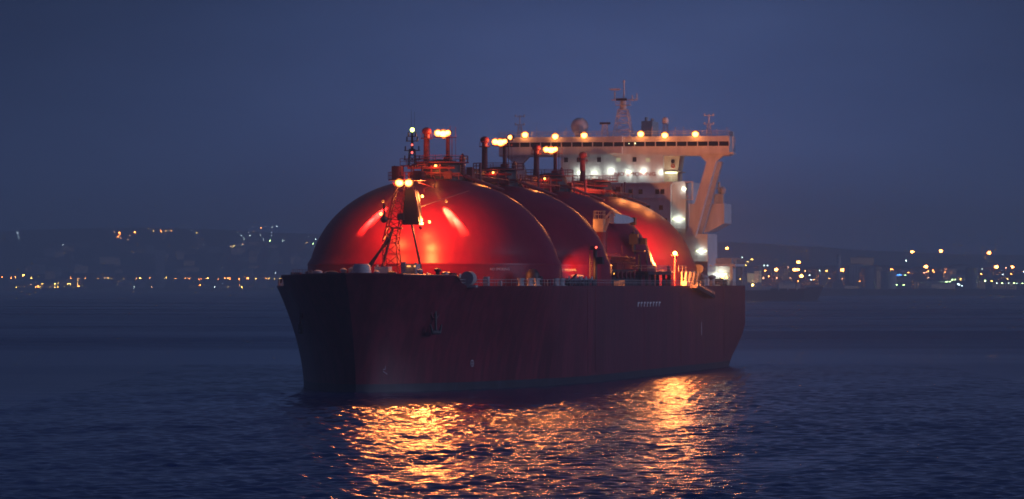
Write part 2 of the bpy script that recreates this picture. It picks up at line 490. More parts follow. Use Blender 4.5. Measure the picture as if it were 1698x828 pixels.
# bow thruster symbol: ring with a cross, and the bulb mark, laid on the flared bow plating
def bow_pt(i, z, off=0.05):
    a = np.array(half(i, z)); c = np.array(half(min(i + 1, 40), z)); t = c - a; nrm = np.array([-t[1], t[0]]); nrm /= np.linalg.norm(nrm)
    if nrm[1] < 0: nrm = -nrm
    p = a + nrm * off
    return (p[0], p[1], z), (t / np.linalg.norm(t)), nrm
def find_i(u, z):
    return min(range(40), key=lambda i: abs(half(i, z)[0] - u))
p, t, nn = bow_pt(find_i(22, 4.4), 4.4, 0.10)
b = MB()
for k in range(16):
    a0, a1 = 2 * math.pi * k / 16, 2 * math.pi * (k + 1) / 16
    b.tube((p[0] + t[0] * .5 * math.cos(a0), p[1] + t[1] * .5 * math.cos(a0) + .02, p[2] + .55 * math.sin(a0)),
           (p[0] + t[0] * .5 * math.cos(a1), p[1] + t[1] * .5 * math.cos(a1) + .02, p[2] + .55 * math.sin(a1)), 0.05, n=4)
b.tube((p[0] - t[0] * .5, p[1] - t[1] * .5 + .02, p[2]), (p[0] + t[0] * .5, p[1] + t[1] * .5 + .02, p[2]), 0.05, n=4)
b.tube((p[0], p[1] + .02, p[2] - .55), (p[0], p[1] + .02, p[2] + .55), 0.05, n=4)
b.build('thruster_mark', M['letter'], ship, label='small pale ring with a cross in it low on the bow')
p, t, nn = bow_pt(find_i(3.0, 3.6), 3.6, 0.12)
b = MB()
b.tube((p[0], p[1], 4.3), (p[0], p[1], 3.7), 0.05, n=4); b.tube((p[0], p[1], 3.7), (p[0] - t[0] * .5, p[1] - t[1] * .5, 3.7), 0.05, n=4)
b.tube((p[0] - t[0] * .5, p[1] - t[1] * .5, 3.4), (p[0] + t[0] * .4, p[1] + t[1] * .4, 2.9), 0.05, n=4)
b.build('bulb_mark', M['letter'], ship, label='small pale bent mark low on the bow beside the stem')
# anchors in their pockets
for side in (1, -1):
    i = find_i(9, 12.2); p, t, nn = bow_pt(i, 12.2, 0.02)
    nv = Vector((nn[0], nn[1] * 1, 0)); tv = Vector((t[0], t[1], 0)); P0 = Vector(p)
    def Q(a, o, z):
        q = P0 + tv * a + nv * o; return (q.x, side * q.y, z)
    b = MB()
    for ring in range(14):
        a0, a1 = 2 * math.pi * ring / 14, 2 * math.pi * (ring + 1) / 14
        b.tube(Q(1.0 * math.cos(a0), .1, 12.9 + .9 * math.sin(a0)), Q(1.0 * math.cos(a1), .1, 12.9 + .9 * math.sin(a1)), 0.2, n=5)
    pk = b.build('hawse_pipe', M['hull'], ship)
    b = MB()
    b.tube(Q(0, .25, 13.2), Q(0, .35, 9.9), 0.22, n=6)
    b.prism([(0, 0)] * 0 or [(-.4, 9.3), (.4, 9.3), (.4, 10.1), (-.4, 10.1)], 0, 0.01, 'v') if False else None
    b.tube(Q(-1.5, .35, 11.0), Q(-.9, .35, 9.6), 0.12, 0.3, n=5)
    b.tube(Q(1.5, .35, 11.0), Q(.9, .35, 9.6), 0.12, 0.3, n=5)
    b.tube(Q(-.95, .35, 9.7), Q(.95, .35, 9.7), 0.36, n=6)
    b.build('anchor', M['dark'], ship)

# ------------------------------------------------------------------ lamps that light the ship
def light(u, v, z, power, color=SODIUM, radius=0.4, kind='POINT', target=None, size=40, blend=0.6, parent=None):
    d = bpy.data.lights.new('lamp_light', kind)
    d.energy = power; d.color = color; d.shadow_soft_size = radius
    o = bpy.data.objects.new('lamp_light', d); COL.objects.link(o)
    o.parent = parent or ship; o.location = S(u, v, z)
    if kind == 'SPOT':
        d.spot_size = R(size); d.spot_blend = blend
        t = Vector(S(*target)) - Vector(S(u, v, z))
        o.rotation_euler = t.to_track_quat('-Z', 'Y').to_euler()
    return o

fl_house = MB(); fl_house.box(-0.15, 0.75, -0.55, 0.55, -0.42, 0.42); fl_house.prism([(-0.15, 0.42), (-0.75, 0.5), (-0.75, 0.58), (-0.1, 0.58), (0.75, 0.5), (0.75, 0.42)], -0.62, 0.62, 'v')
fl_house.tube((0.5, 0, -0.4), (0.5, 0, -1.0), 0.1, n=6)
fl_house_me = fl_house.mesh('floodlight'); fl_house_me.materials.append(M['dark'])
def lens_mesh(name, w, h, m, r=0.16):
    b = MB(); n = 12
    ring = [(w * math.cos(2 * math.pi * i / n), h * math.sin(2 * math.pi * i / n)) for i in range(n)]
    o_ = b.pts([(-0.12, y * 1.42, z * 1.42) for y, z in ring]); p_ = b.pts([(-0.21, y, z) for y, z in ring])
    for i in range(n): b.f.append((o_ + i, o_ + (i + 1) % n, p_ + (i + 1) % n, p_ + i))
    a = b.pts([(-0.2, y, z) for y, z in ring]); c = b.pts([(-0.2 - r, y * .7, z * .7) for y, z in ring]); e = b.pts([(-0.2 - r * 1.4, 0, 0)])
    for i in range(n):
        j = (i + 1) % n
        b.f.append((a + i, a + j, c + j, c + i)); b.f.append((c + i, c + j, e))
    b.f.append(tuple(a + i for i in range(n)))
    me = b.mesh(name, True); me.materials.append(m); me.materials.append(M['halo_rim'])
    for i in range(n): me.polygons[i].material_index = 1
    return me
lens_sod = lens_mesh('lamp_lens', 0.58, 0.56, M['lens_sodium'], 0.45)
def floodlight(u, v, z, power, yaw=0.0, lens=None, radius=0.5, parent=None, fwd=0.9, sc=1.0, **kw):
    o = part('floodlight', fl_house_me, parent or ship, S(u, v, z), yaw); o.scale = (sc,) * 3
    l = part('lamp_lens', lens or lens_sod, o)
    if power > 0: light(u - (fwd + 0.4) * math.cos(yaw), v + (fwd + .4) * math.sin(yaw), z - 0.15, power, radius=radius, **kw)
    return o

b = MB(); b.ball((0, 0, 0), .24, 10); globe_small = b.mesh('lamp_lens', True); globe_small.materials.append(M['lens_sodium'])

# ------------------------------------------------------------------ tank covers with their domes
TU = [59.3, 108.8, 158.3, 207.8]
RA, HH = 22.3, 18.9
def tank_profile():
    pr = [(RA, DECK_Z - 0.2), (RA, 20.9), (RA + 0.04, 20.95), (RA + 0.04, 21.15), (RA - .03, 21.3)]
    for k in range(1, 33):
        a = k / 32 * math.pi / 2
        r = RA * math.cos(a) ** 0.93; z = DECK_Z + HH * (1 - (r / RA) ** 2.12) ** (1 / 2.12)
        if z > 21.6 and r > 3.3: pr.append((r, z))
    pr.append((3.2, DECK_Z + HH - 0.02))
    return pr
b = MB(); b.lathe((0, 0), tank_profile(), 96)
tank_me = b.mesh('tank_cover', True); tank_me.materials.append(M['tank'])

def meridian_fit(a, r=RA):
    rr = min(r, RA); return DECK_Z + HH * (1 - (rr / RA) ** 2.12) ** (1 / 2.12)

def dome_parts(parent, u, with_post=True):
    """pipe dome on the crown, with platform rail, vent mast and lamp post: all children of the tank cover (origin at the tank centre)"""
    objs = []
    return objs

dome_me = {}
b = MB(); b.lathe((0, 1.2), [(3.9, 35.2), (3.9, 36.4), (3.5, 36.7), (3.4, 38.6), (2.6, 39.3), (0.4, 39.5)], 20)
b.prism([(-3.3, 38.9), (3.3, 38.9), (5.6, 35.6), (5.2, 35.6), (2.9, 38.4), (-3.0, 38.4)], -0.25, 0.05, 'u')
b.prism([(-3.3, 38.9), (3.3, 38.9), (5.6, 35.6), (5.2, 35.6), (2.9, 38.4), (-3.0, 38.4)], 2.0, 2.3, 'u')
dome_me['pipe_dome'] = (b.mesh('pipe_dome', True), 'dark')
b = MB(); b.lathe((0, 1.2), [(4.9, 38.9), (4.9, 39.05), (2.4, 39.05)], 20); b.lathe((-2, -1.9), [(1.6, 38.5), (1.6, 38.7)], 12)
dome_me['dome_platform'] = (b.mesh('dome_platform'), 'red')
b = MB(); b.rail([(4.8 * math.cos(R(a)), 1.2 + 4.8 * math.sin(R(a)), 39.05) for a in range(0, 360, 30)], 1.1, 2.2, 0.06, True)
b.rail([(-4.6, -2.8, 36.3), (-4.9, 5.4, 35.9)], 1.1, 1.6, 0.06)
b.rail([(4.6, -2.8, 36.3), (4.9, 5.4, 35.9)], 1.1, 1.6, 0.06)
dome_me['platform_rail'] = (b.mesh('platform_rail'), 'red')
b = MB(); b.lathe((-1.5, -1.1), [(0.62, 35.6), (0.52, 43.9), (0.82, 44.2), (0.86, 44.6), (0.7, 44.9), (0.2, 45.15)], 12)
b.lathe((-1.5, -1.1), [(1.05, 43.15), (1.05, 43.3)], 12)
for a in range(0, 360, 60):
    b.tube((-1.5 + 1.0 * math.cos(R(a)), -1.1 + 1.0 * math.sin(R(a)), 43.3), (-1.5 + 1.0 * math.cos(R(a)), -1.1 + 1.0 * math.sin(R(a)), 44.2), 0.04, n=4)
dome_me['vent_mast'] = (b.mesh('vent_mast', True), 'red')
b = MB(); b.tube((0, 2.4, 36), (0, 2.4, 43.6), 0.42, 0.34, 10); b.lathe((0, 2.4), [(0.8, 38.9), (0.8, 39.9), (0.5, 40.1)], 10)
b.tube((0, 2.4, 43.3), (-.6, .6, 43.5), 0.12, n=6); b.tube((0, 2.4, 43.3), (-.6, 2.9, 43.5), 0.12, n=6)
b.box(-3.1, 0.9, 0.2, 3.8, 43.38, 43.44); b.tube((0, 2.8, 43.6), (0, 2.8, 45.4), 0.05, n=4); b.tube((0.3, 3.7, 39), (0.3, 3.7, 45.2), 0.04, n=4)  # wide plate added under the lamps to keep their light off the crown
b.tube((0.1, 3.1, 39), (0.1, 3.1, 43.5), 0.08, n=4)
dome_me['lamp_post'] = (b.mesh('lamp_post', True), 'red')
b = MB()
for k in range(5):
    z = 37.2 + 0.25 * (k % 2)
    b.tube((-3.6, -3 + k * 1.6, 36.2), (-3.6, -3 + k * 1.6, z + 1.2), 0.16, n=6)
b.tube((-3.7, -4, 38.0), (-3.7, 4.5, 38.0), 0.22, n=8); b.tube((-3.7, -3.5, 37.2), (-3.7, 5.5, 36.9), 0.18, n=8)
b.box(-4.4, -3.4, 2.6, 4.0, 36.0, 37.4); b.box(-4.2, -3.4, -3.9, -3.0, 36.2, 37.3)
b.tube((2.8, 5.0, 36.8), (9.5, 10.5, 34.4), 0.14, n=6); b.tube((-2.8, 5.0, 36.8), (2.5, 11.5, 34.2), 0.14, n=6)
dome_me['pipework'] = (b.mesh('pipework', True), 'red')
for k, (me, mm) in dome_me.items(): me.materials.append(M[mm])

txt_me = text_mesh('NO SMOKING', 0.62, 'warning_lettering'); txt_me.materials.append(M['letter'])
ORD = ['foremost', 'second', 'third', 'aftmost']
for i, u in enumerate(TU):
    t = part('tank_cover', tank_me, ship, S(u, 0, 0), rotz=0, label=f'{ORD[i]} of the four red domed tank covers')
    for k, (me, mm) in dome_me.items():
        if k == 'lamp_post' and i == 3: continue
        part(k, me, t)
    # warning line on the skirt
    for ph, zz, s_ in {0: [(42.5, 20.2, 1.0)], 1: [(50, 20.2, 1.0), (56, 19.2, .8)], 2: [], 3: [(54.5, 20.2, 1.3)]}[i]:
        a = R(ph); px = -(RA + 0.06) * math.cos(a); pv = (RA + 0.06) * math.sin(a)
        w = part('warning_lettering', txt_me, t, (px, -pv, zz))
        w.rotation_euler = (R(90), 0, -R(90) + a); w.scale = (s_, s_, 1.3)
# a spray rail down the front of the foremost cover
b = MB()
for (v0, v1) in ((0.5, 3.0),):
    pass
def on_tank(phi, r):
    return (-r * math.cos(phi), r * math.sin(phi), meridian_fit(0, r))
path = [on_tank(R(a), r) for a, r in ((10, 3.6), (14, 6.5), (12, 9.5), (4, 12.0))]
for p0, p1 in zip(path[:-1], path[1:]):
    b.tube((TU[0] + p0[0] - .3, p0[1], p0[2] + .5), (TU[0] + p1[0] - .3, p1[1], p1[2] + .5), 0.10, n=5)
    b.tube((TU[0] + p1[0], p1[1], p1[2] - .3), (TU[0] + p1[0] - .3, p1[1], p1[2] + .5), 0.06, n=4)
b.build('handrail', M['red'], ship)

# centre-line flying passage between the domes
b = MB()
for u0, u1 in ((63.6, 104.2), (113.2, 153.6), (162.8, 203.2), (212.2, 236)):
    b.box(u0, u1, -0.2, 2.4, 37.15, 37.35)
    b.rail([(u0, -0.2, 37.35), (u1, -0.2, 37.35)], 1.1, 2.4, 0.05); b.rail([(u0, 2.4, 37.35), (u1, 2.4, 37.35)], 1.1, 2.4, 0.05)
    b.tube((u0, -1.0, 36.6), (u1, -1.0, 36.6), 0.35, n=8); b.tube((u0, -2.0, 36.8), (u1, -2.0, 36.8), 0.25, n=8); b.tube((u0, 3.2, 36.5), (u1, 3.2, 36.5), 0.22, n=8)
    k = int((u1 - u0) / 8)
    for j in range(k + 1):
        u = u0 + (u1 - u0) * j / k
        d = min(abs(u - c) for c in TU)
        zb = meridian_fit(0, d) if d < RA else 17.4
        b.tube((u, 0, zb - 0.3), (u, 0, 37.2), 0.18, n=6); b.tube((u, 2.2, zb - 0.3), (u, 2.2, 37.2), 0.18, n=6)
        if d > 12: b.tube((u, 0, zb + 2), (u, 2.2, 36.8), 0.1, n=4)
b.build('flying_passage', M['red'], ship)
for u0 in (66, 115.5, 165, 214.5):
    r_ = random.Random(int(u0)); b = MB()
    for k in range(9):
        u = u0 + r_.uniform(0, 33 if u0 < 200 else 18); v = r_.choice([-3.4, -2.6, 3.4, 4.2, 5.0]) + r_.uniform(-.3, .3); h = r_.uniform(.8, 2.6)
        if k % 3: b.tube((u, v, 35.4), (u, v, 37.0 + h), r_.uniform(.1, .28), n=6)
        else: b.box(u - .7, u + .7, v - .5, v + .5, 36.0, 37.0 + h * .6)
    for v in (-3.2, 3.6, 4.6): b.tube((u0 - 2, v, 36.4 + .1 * v), (u0 + (36 if u0 < 200 else 20), v, 36.4 + .1 * v), .13, n=5)
    b.build('pipe_rack', M['red'], ship)['kind'] = 'stuff'
# expansion vents between tanks
for u, v in ((84.0, -0.3), (133.5, -0.8), (183.0, -1.1)):
    b = MB(); b.lathe((u, v), [(0.5, 36.9), (0.52, 40.4), (0.4, 40.8), (0.1, 41.3)], 10)
    b.tube((u - 2.2, v - .6, 37), (u - 2.2, v - .6, 39.3), .2, n=8)
    b.build('stub_vent', M['red'], ship, smooth=True)

# dome-post floodlights (three posts)
PW = 1.0
for i, (v0, z0) in enumerate(((2.4, 44.15),) * 3):
    u = TU[i]
    for dv, yaw, dz, s_ in ((-1.75, 0.22, 0.05, .85), (-0.75, 0.0, -.12, 1.05), (0.1, -0.3, .1, .7)):
        floodlight(u - 0.2, v0 + dv, z0 + dz, 0, yaw, sc=s_)
    light(u - 1.9, v0 - 0.8, z0 - .1, 10500 * PW, radius=0.75, kind='SPOT', target=(u - 12, v0 - .3, z0 - 3.4), size=76, blend=.9)
    light(u - 1.9, v0 - 0.8, z0 - .1, 1300, radius=0.6)
    if i == 1:
        floodlight(u + 1.4, v0 + 0.9, z0 + 0.9, 0, -0.7, sc=.7)
    # deck flood on the dome front, aimed down
    floodlight(u - 3.6, 1.0, 38.35, 0, -0.1, sc=0.34)
    light(u - 4.6, 1.0, 38.2, 160, radius=0.12)

# ------------------------------------------------------------------ foremast in front of the first tank
fm = bpy.data.objects.new('foremast', None); COL.objects.link(fm); fm.parent = ship
U0 = 30.0
b = MB()
b.truss((U0 - 0.2, -1.1, 24.6), (U0, 0.9, 35.2), 2.3, 1.5, 0.12, 8)
b.truss((U0 + 0.8, -.9, 17.1), (U0, -1.1, 24.6), 2.8, 2.3, 0.1, 4)
b.build('mast_tower', M['red'], fm)
b = MB()
b.tube((U0, -6.8, 18.5), (U0, -1.4, 25.2), 0.24, n=8); b.tube((U0 - 1, -5.4, 19.0), (U0 - .4, -0.6, 27.0), 0.2, n=8)
b.tube((U0 + 1, 4.6, 17), (U0 + .6, 2.4, 27.7), 0.2, n=8); b.tube((U0, -3.6, 17), (U0, -0.8, 27), 0.22, n=8)
b.tube((U0, -7.4, 17), (U0, -6.8, 18.6), 0.3, n=8)
b.build('mast_leg', M['dark'], fm)
# dark trapezoid panel on the mast
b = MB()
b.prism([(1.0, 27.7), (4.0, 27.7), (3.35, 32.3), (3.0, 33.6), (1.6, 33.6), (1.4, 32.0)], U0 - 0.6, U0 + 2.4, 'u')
b.build('mast_panel', M['dark'], fm)
b = MB()
b.tube((U0 - 1.0, 3.0, 34.2), (U0 - 1.0, 4.25, 28.0), 0.12, n=6); b.tube((U0 - 1.0, 3.35, 34.2), (U0 - 1.0, 4.6, 28.8), 0.08, n=6)
b.tube((U0 - 0.5, 4.2, 30.8), (U0 + 9, 10.5, 33.6), 0.09, n=5)
b.tube((U0 - .9, 4.1, 27.4), (U0 - .9, 4.4, 26.9), 0.25, n=6)
b.build('stay', M['red'], fm)
b = MB()
b.ball((U0 - 2.0, -1.8, 28.6), 0.62, 10); b.box(U0 - 2.3, U0 - 1.7, -1.95, -1.65, 28.8, 31.2); b.tube((U0 - 2, -1.8, 28.6), (U0 - .5, -.8, 28.6), .12, n=5)
b.build('horn', M['dark'], fm, smooth=True)
b = MB()
b.box(U0 - 1.8, U0 - 1.0, 0.4, 1.5, 28.5, 29.6); b.build('junction_box', M['dark'], fm)
b = MB(); b.box(U0 - 1.8, U0 - 1.0, -0.8, 1.2, 27.0, 27.25); b.build('mast_step', M['dark'], fm)
b = MB()
b.box(U0 - 2.4, U0 + 2.2, -1.0, 4.6, 35.15, 35.35); b.box(U0 - 1.6, U0 + 1.6, -0.6, 0.6, 35.35, 37.6); b.box(U0 - 1.4, U0 + 1.4, 3.0, 4.3, 35.35, 36.8)
b.rail([(U0 - 2.4, -1.0, 35.35), (U0 - 2.4, 4.6, 35.35), (U0 + 2.2, 4.6, 35.35), (U0 + 2.2, -1.0, 35.35)], 1.2, 0.9, 0.05, True)
b.box(U0 - 1.2, U0 + 2.0, 0.8, 5.0, 37.6, 37.75)
b.rail([(U0 - 1.2, 0.8, 37.75), (U0 - 1.2, 5.0, 37.75), (U0 + 2.0, 5.0, 37.75)], 1.1, 0.9, 0.05)
for vv in (-.3, 1.2, 2.6, 4.4): b.tube((U0 - .6, vv, 35.3), (U0 - .6, vv, 37.7), 0.12, n=5)
b.build('mast_platform', M['red'], fm)
b = MB()
b.truss((U0, 2.6, 37.4), (U0, 2.6, 40.5), 1.3, 0.8, 0.09, 3)
b.tube((U0, 2.6, 40.2), (U0, 2.6, 43.5), 0.26, 0.16, 8)
for z, w in ((38.6, 1.4), (40.2, 1.3), (41.8, 1.0), (42.6, .7)):
    b.box(U0 - .5, U0 + .5, 2.6 - w, 2.6 + w, z, z + 0.12)
    for sgn in (-1, 1): b.tube((U0, 2.6 + sgn * w * .9, z), (U0, 2.6 + sgn * w * .9, z + 0.8), 0.12, n=5)
b.tube((U0, 2.45, 43.5), (U0, 2.45, 47.2), 0.035, 0.02, 4); b.tube((U0, 3.0, 42), (U0, 3.0, 46.8), 0.03, 0.02, 4)
b.build('signal_mast', M['dark'], fm)
b = MB(); b.ball((U0 - .1, 2.65, 43.75), 0.36, 10)
b.build('signal_lamp', M['lens_green'], fm, label='yellow-green lamp on top of the foremast')
for zz in (41.2, 39.9):
    b = MB(); b.ball((U0 - .5, 2.7, zz), 0.16, 8); b.build('signal_lamp', M['lens_red'], fm, label=('upper' if zz > 41 else 'lower') + ' small red lamp on the foremast')
# the two big forward floodlights
for v in (1.0, 2.75):
    floodlight(U0 - 2.9, v, 34.75, 0, 0.1 * (2 - v), sc=0.92, parent=fm)
for v in (1.0, 2.75):
    light(U0 - 4.4, v, 34.6, 4600, radius=0.85, kind='SPOT', target=(U0 - 24, v, 26), size=165, blend=0.5, parent=None)
light(U0 - 3.6, 1.9, 34.6, 500, radius=0.6)
# floodlights on the after side that wash the front of the foremost cover
for v, z, u, pw in ((4.9, 28.2, 33.0, 14000), (-3.6, 29.6, 33.2, 6500), (3.4, 32.6, 34.2, 6000)):
    b = MB(); b.tube((U0 + .8, v * .6, z), (u - .3, v, z), .09, n=5); b.build('lamp_bracket', M['dark'], fm)
    o = part('lamp_lens', globe_small, fm, S(u, v, z)); light(u + .4, v, z, pw, radius=0.9)
# raking spots added off the cover to draw light streaks down each bow
for s_ in (1, -1):
    b = MB(); b.tube((U0 + 1.8, s_ * 2.2 + 1.0, 35.0), (44.4, s_ * 3.5, 34.2), .08, n=5); b.build('lamp_bracket', M['red'], fm)  # bracket added to carry the streak spot
    light(44.4, s_ * 3.5, 33.7, 850000 if s_ > 0 else 600000, radius=0.15, kind='SPOT', target=(40.7, s_ * 10.6, 23.2), size=19, blend=1.0)
    floodlight(43.3, s_ * 5.6, 31.9, 0, R(180), sc=.3, parent=fm)  # small housing added for the second streak spot
    light(43.0, s_ * 5.8, 31.7, 340000 if s_ > 0 else 240000, radius=0.15, kind='SPOT', target=(41.0, s_ * 11.2, 22.4), size=20, blend=1.0)

# ------------------------------------------------------------------ forecastle gear
def deck_piece(name, build, material, label=None, smooth=False):
    b = MB(); build(b); return b.build(name, material, ship, label=label, smooth=smooth)
def winch(u, v, s=1.0, z=DECK_Z):
    root = bpy.data.objects.new('mooring_winch', None); COL.objects.link(root); root.parent = ship; root.location = S(u, v, z)
    b = MB(); b.tube((0, -1.3 * s, 1.1 * s), (0, 1.3 * s, 1.1 * s), .55 * s, n=12)
    b.build('winch_drum', M['grey'], root)
    b = MB()
    for vv in (-1.35, 0.1, 1.35): b.tube((0, (vv - .07) * s, 1.1 * s), (0, (vv + .07) * s, 1.1 * s), 1.0 * s, n=14)
    b.build('drum_flange', M['grey'], root)
    b = MB(); b.box(-1.3 * s, 1.3 * s, -1.9 * s, -1.5 * s, 0, 1.6 * s); b.box(-1.3 * s, 1.3 * s, 1.5 * s, 2.0 * s, 0, 1.3 * s); b.box(-1.5 * s, 1.5 * s, -2 * s, 2 * s, 0, .2)
    b.build('winch_frame', M['dark'], root)
winch(14, -6.5, 1.1); winch(16, 12.6, 1.0, ); winch(18, 6.5, 1.1); winch(15, -1.5, 1.0)
def f(b):
    b.lathe((15, -2.6), [(1.9, 17.2), (1.5, 20.6), (1.2, 21.0)], 14); b.lathe((16, -4.2), [(0.9, 17.2), (0.9, 20.2), (0.5, 20.5)], 10)
deck_piece('ventilator_cowl', f, M['grey'], smooth=True)
def f(b):
    b.box(17, 19.5, -0.9, 1.5, 17.1, 20.55); b.box(16.5, 19, 1.5, 2.5, 17.1, 19.6); b.box(17.1, 17.3, -0.6, -.3, 20.5, 20.9); b.box(16.0, 17, -1.8, .2, 17.1, 18.7)
deck_piece('foredeck_locker', f, M['white'], label='stepped white locker on the foredeck')
def f(b):
    b.box(16, 18.5, 4.1, 6.6, 17.1, 21.0); b.box(15.6, 16, 4.0, 4.7, 17.1, 21.3); b.tube((15.8, 6.4, 17), (15.8, 6.4, 21.2), .2, n=8)
deck_piece('foredeck_cabin', f, M['grey'], label='small grey cabin on the foredeck with two lit orange lamps')
def f(b):
    b.box(15.4, 15.6, 5.0, 5.6, 20.5, 20.72)
deck_piece('cabin_lamp', f, M['lens_small'])
deck_piece('cabin_lamp', lambda b: b.box(15.4, 15.6, 6.2, 6.45, 20.5, 20.72), M['lens_small'])
def f(b):
    b.box(15, 19, 8.4, 10.4, 17.1, 19.2); b.box(14.6, 18, 11.0, 12.9, 17.1, 19.5); b.tube((14.5, 9, 17), (14.5, 9, 19.3), .35, n=8); b.tube((14.5, 13.6, 17), (14.5, 13.6, 18.9), .3, n=8)
    b.box(14, 20, -12.0, -8.6, 17.1, 19.3); b.box(12, 13, -14.0, -12.4, 17.1, 19.6)
deck_piece('windlass_housing', f, M['dark'])
for q in ((14.9, 15.0, 8.7, 9.2, 19.25, 19.37), (14.5, 14.6, 11.3, 12.5, 19.55, 19.66), (14.5, 14.6, 13.3, 13.8, 19.0, 19.1)):
    deck_piece('deck_lamp', lambda b: b.box(*q), M['lens_small'])
deck_piece('hose_reel', lambda b: (b.tube((13.6, 15.6, 18.6), (15.0, 15.9, 18.6), 1.15, n=24), b.box(13.5, 15.2, 14.4, 17.1, 17.1, 17.5), b.tube((15.1, 15.9, 18.6), (15.5, 15.98, 18.6), 0.3, n=10)), M['rope'],
           label='round pale drum standing on the deck edge at the forecastle break')
for q in ((20, 21.5, 17.0, 17.8, 17.1, 18.9), (12, 13, -14.0, -13.2, 17.1, 18.4), (25, 26, 18.4, 19.0, 17.1, 18.2)):
    deck_piece('hatch_box', lambda b: b.box(*q), M['grey'])
for k, (u, v, r, zt, mm) in enumerate(((13, -9.6, .45, 20.0, 'grey'), (14, -8.2, .3, 19.8, 'grey'), (13.5, -7.3, .6, 19.9, 'dark'), (14.5, -5.6, .35, 20.3, 'grey'), (13, 0.4, .3, 19.9, 'grey'),
                                     (13, 3.0, .4, 19.8, 'dark'), (14, 7.5, .3, 20.2, 'grey'), (13, 10.8, .35, 20.3, 'dark'), (12.6, 12.2, .3, 19.7, 'grey'), (15, -11.4, .5, 19.9, 'dark'))):
    b = MB(); b.lathe((u, v), [(r, 17.1), (r, zt - .7), (r * 1.7, zt - .5), (r * 1.7, zt - .2), (r * .5, zt)], 10); b.build('foredeck_vent', M[mm], ship, smooth=True)
b = MB(); b.rail([(half(i, 19.0)[0] + 1.0, -half(i, 19.0)[1] * .93, 18.9) for i in range(8, 17)], 1.1, 1.4, .045); b.build('foredeck_rail', M['grey'], ship)
# main deck edge rail, port and starboard
b = MB()
pr = [(deck_c[i][0], deck_c[i][1] - 0.3, DECK_Z) for i in range(17, 41)] + [(u, 24.2, DECK_Z) for u in (90, 120, 150, 178)]
b.rail(pr, 1.1, 1.6, 0.045)
b.rail([(p[0], -p[1], p[2]) for p in pr], 1.1, 1.6, 0.045)
b.rail([(x, y_, z) for x, y_, z in [(214, 24.2, DECK_Z), (261.5, 24.2, DECK_Z), (261.5, -24.2, DECK_Z)]], 1.1, 1.8, 0.045)
b.build('deck_rail', M['grey'], ship)
for u, v in ((33, 20.8), (37, 21.6), (40, 22.2), (53, 23.0), (57, 23.2), (74, 23.0), (78, 23.0), (86, 22.6)):
    if u in (33, 37, 40, 53, 57):
        o = bpy.data.objects.new('fairlead_roller', None); COL.objects.link(o); o.parent = ship; o.location = S(u, v, DECK_Z)
        b = MB()
        for du in (-.9, 0, .9): b.lathe((du, 0), [(.42, 0), (.3, .3), (.26, .9), (.42, 1.2), (.45, 1.35)], 10)
        b.build('roller', M['grey'], o, smooth=True)
        b = MB(); b.box(-1.6, 1.6, -.5, .5, -.1, .12); b.build('roller_base', M['grey'], o)
    else:
        winch(u, v - .6, 0.85)
b = MB(); b.tube((62, 23.4, 17.9), (66.5, 23.9, 19.3), .22, n=6); b.tube((62, 23.4, 17), (62, 23.4, 18.2), .3, n=6); b.box(60.5, 63, 22.9, 23.9, 17.1, 17.9)
b.build('davit', M['dark'], ship)
b = MB(); b.lathe((44, 20.6), [(1.2, 17.1), (1.2, 19.4), (.7, 20.1), (.1, 20.3)], 12); b.box(45.5, 47, 20, 21.8, 17.1, 19)
b.build('deck_ventilator', M['dark'], ship, smooth=True)
# ------------------------------------------------------------------ midship manifold, crane and posts
b = MB()
for u in (91.5,):
    b.tube((u + 4, 22, 17.1), (u + 4, 22, 24.2), 0.42, 0.36, 10); b.tube((u + 4, 21.0, 17.1), (u + 4, 21.0, 23.6), 0.07, n=4)
    for k in range(16): b.tube((u + 4, 21.0, 17.4 + k * .4), (u + 4, 21.6, 17.4 + k * .4), 0.04, n=4)
    b.box(u + 3, u + 5, 21.0, 23.0, 23.9, 24.05); b.box(u + 3.2, u + 5, 22.4, 23.5, 21.3, 22.6); b.box(u + 3.4, u + 4.6, 21.2, 22.1, 24.05, 24.6)
    b.tube((u + 3.2, 21, 24.0), (u + 3.2, 21, 25.2), .06, n=4)
b.build('deck_post', M['dark'], ship, smooth=True)
b = MB(); b.ball((94.3, 22.4, 24.35), 0.2, 8); b.build('signal_lamp', M['lens_red'], ship, label='small red lamp on the dark deck post beside the second tank')

cr = bpy.data.objects.new('deck_crane', None); COL.objects.link(cr); cr.parent = ship
CU, CV = 133.0, 16.0
b = MB(); b.lathe((CU, CV), [(1.5, 17.1), (1.35, 25.4), (1.3, 26.3), (1.5, 27.6)], 16); b.box(CU - 1, CU + 1, CV + 1.2, CV + 5.2, 22.1, 22.3)
b.rail([(CU - 1, CV + 1.2, 22.3), (CU - 1, CV + 5.2, 22.3), (CU + 1, CV + 5.2, 22.3)], 1.1, 1, .06); b.tube((CU, CV + 4.3, 22.3), (CU, CV + 4.3, 25), .14, n=6)
b.build('crane_pedestal', M['red'], cr, smooth=True)
b = MB(); b.box(CU - 1.3, CU + 1.3, CV - 1.1, CV + .9, 27.6, 30.1)
b.prism([(CV + .7, 27.8), (CV + 1.3, 27.8), (CV + 2.2, 30.2), (CV + 1.5, 30.2)], CU - .9, CU - .6, 'u')
b.build('crane_housing', M['crane'], cr)
b = MB(); b.rail([(CU - 1.2, CV - 1.0, 30.1), (CU - 1.2, CV + .8, 30.1), (CU + 1.2, CV + .8, 30.1), (CU + 1.2, CV - 1.0, 30.1)], 1.5, .8, .07, True)
b.tube((CU - 1, CV + 1.2, 30.2), (CU - 1, CV + 2.6, 31.8), .25, n=6); b.tube((CU - 1, CV + 2.6, 31.8), (CU - 1, CV + 3.1, 30.6), .2, n=6)
b.build('crane_rail', M['crane'], cr)
b = MB()
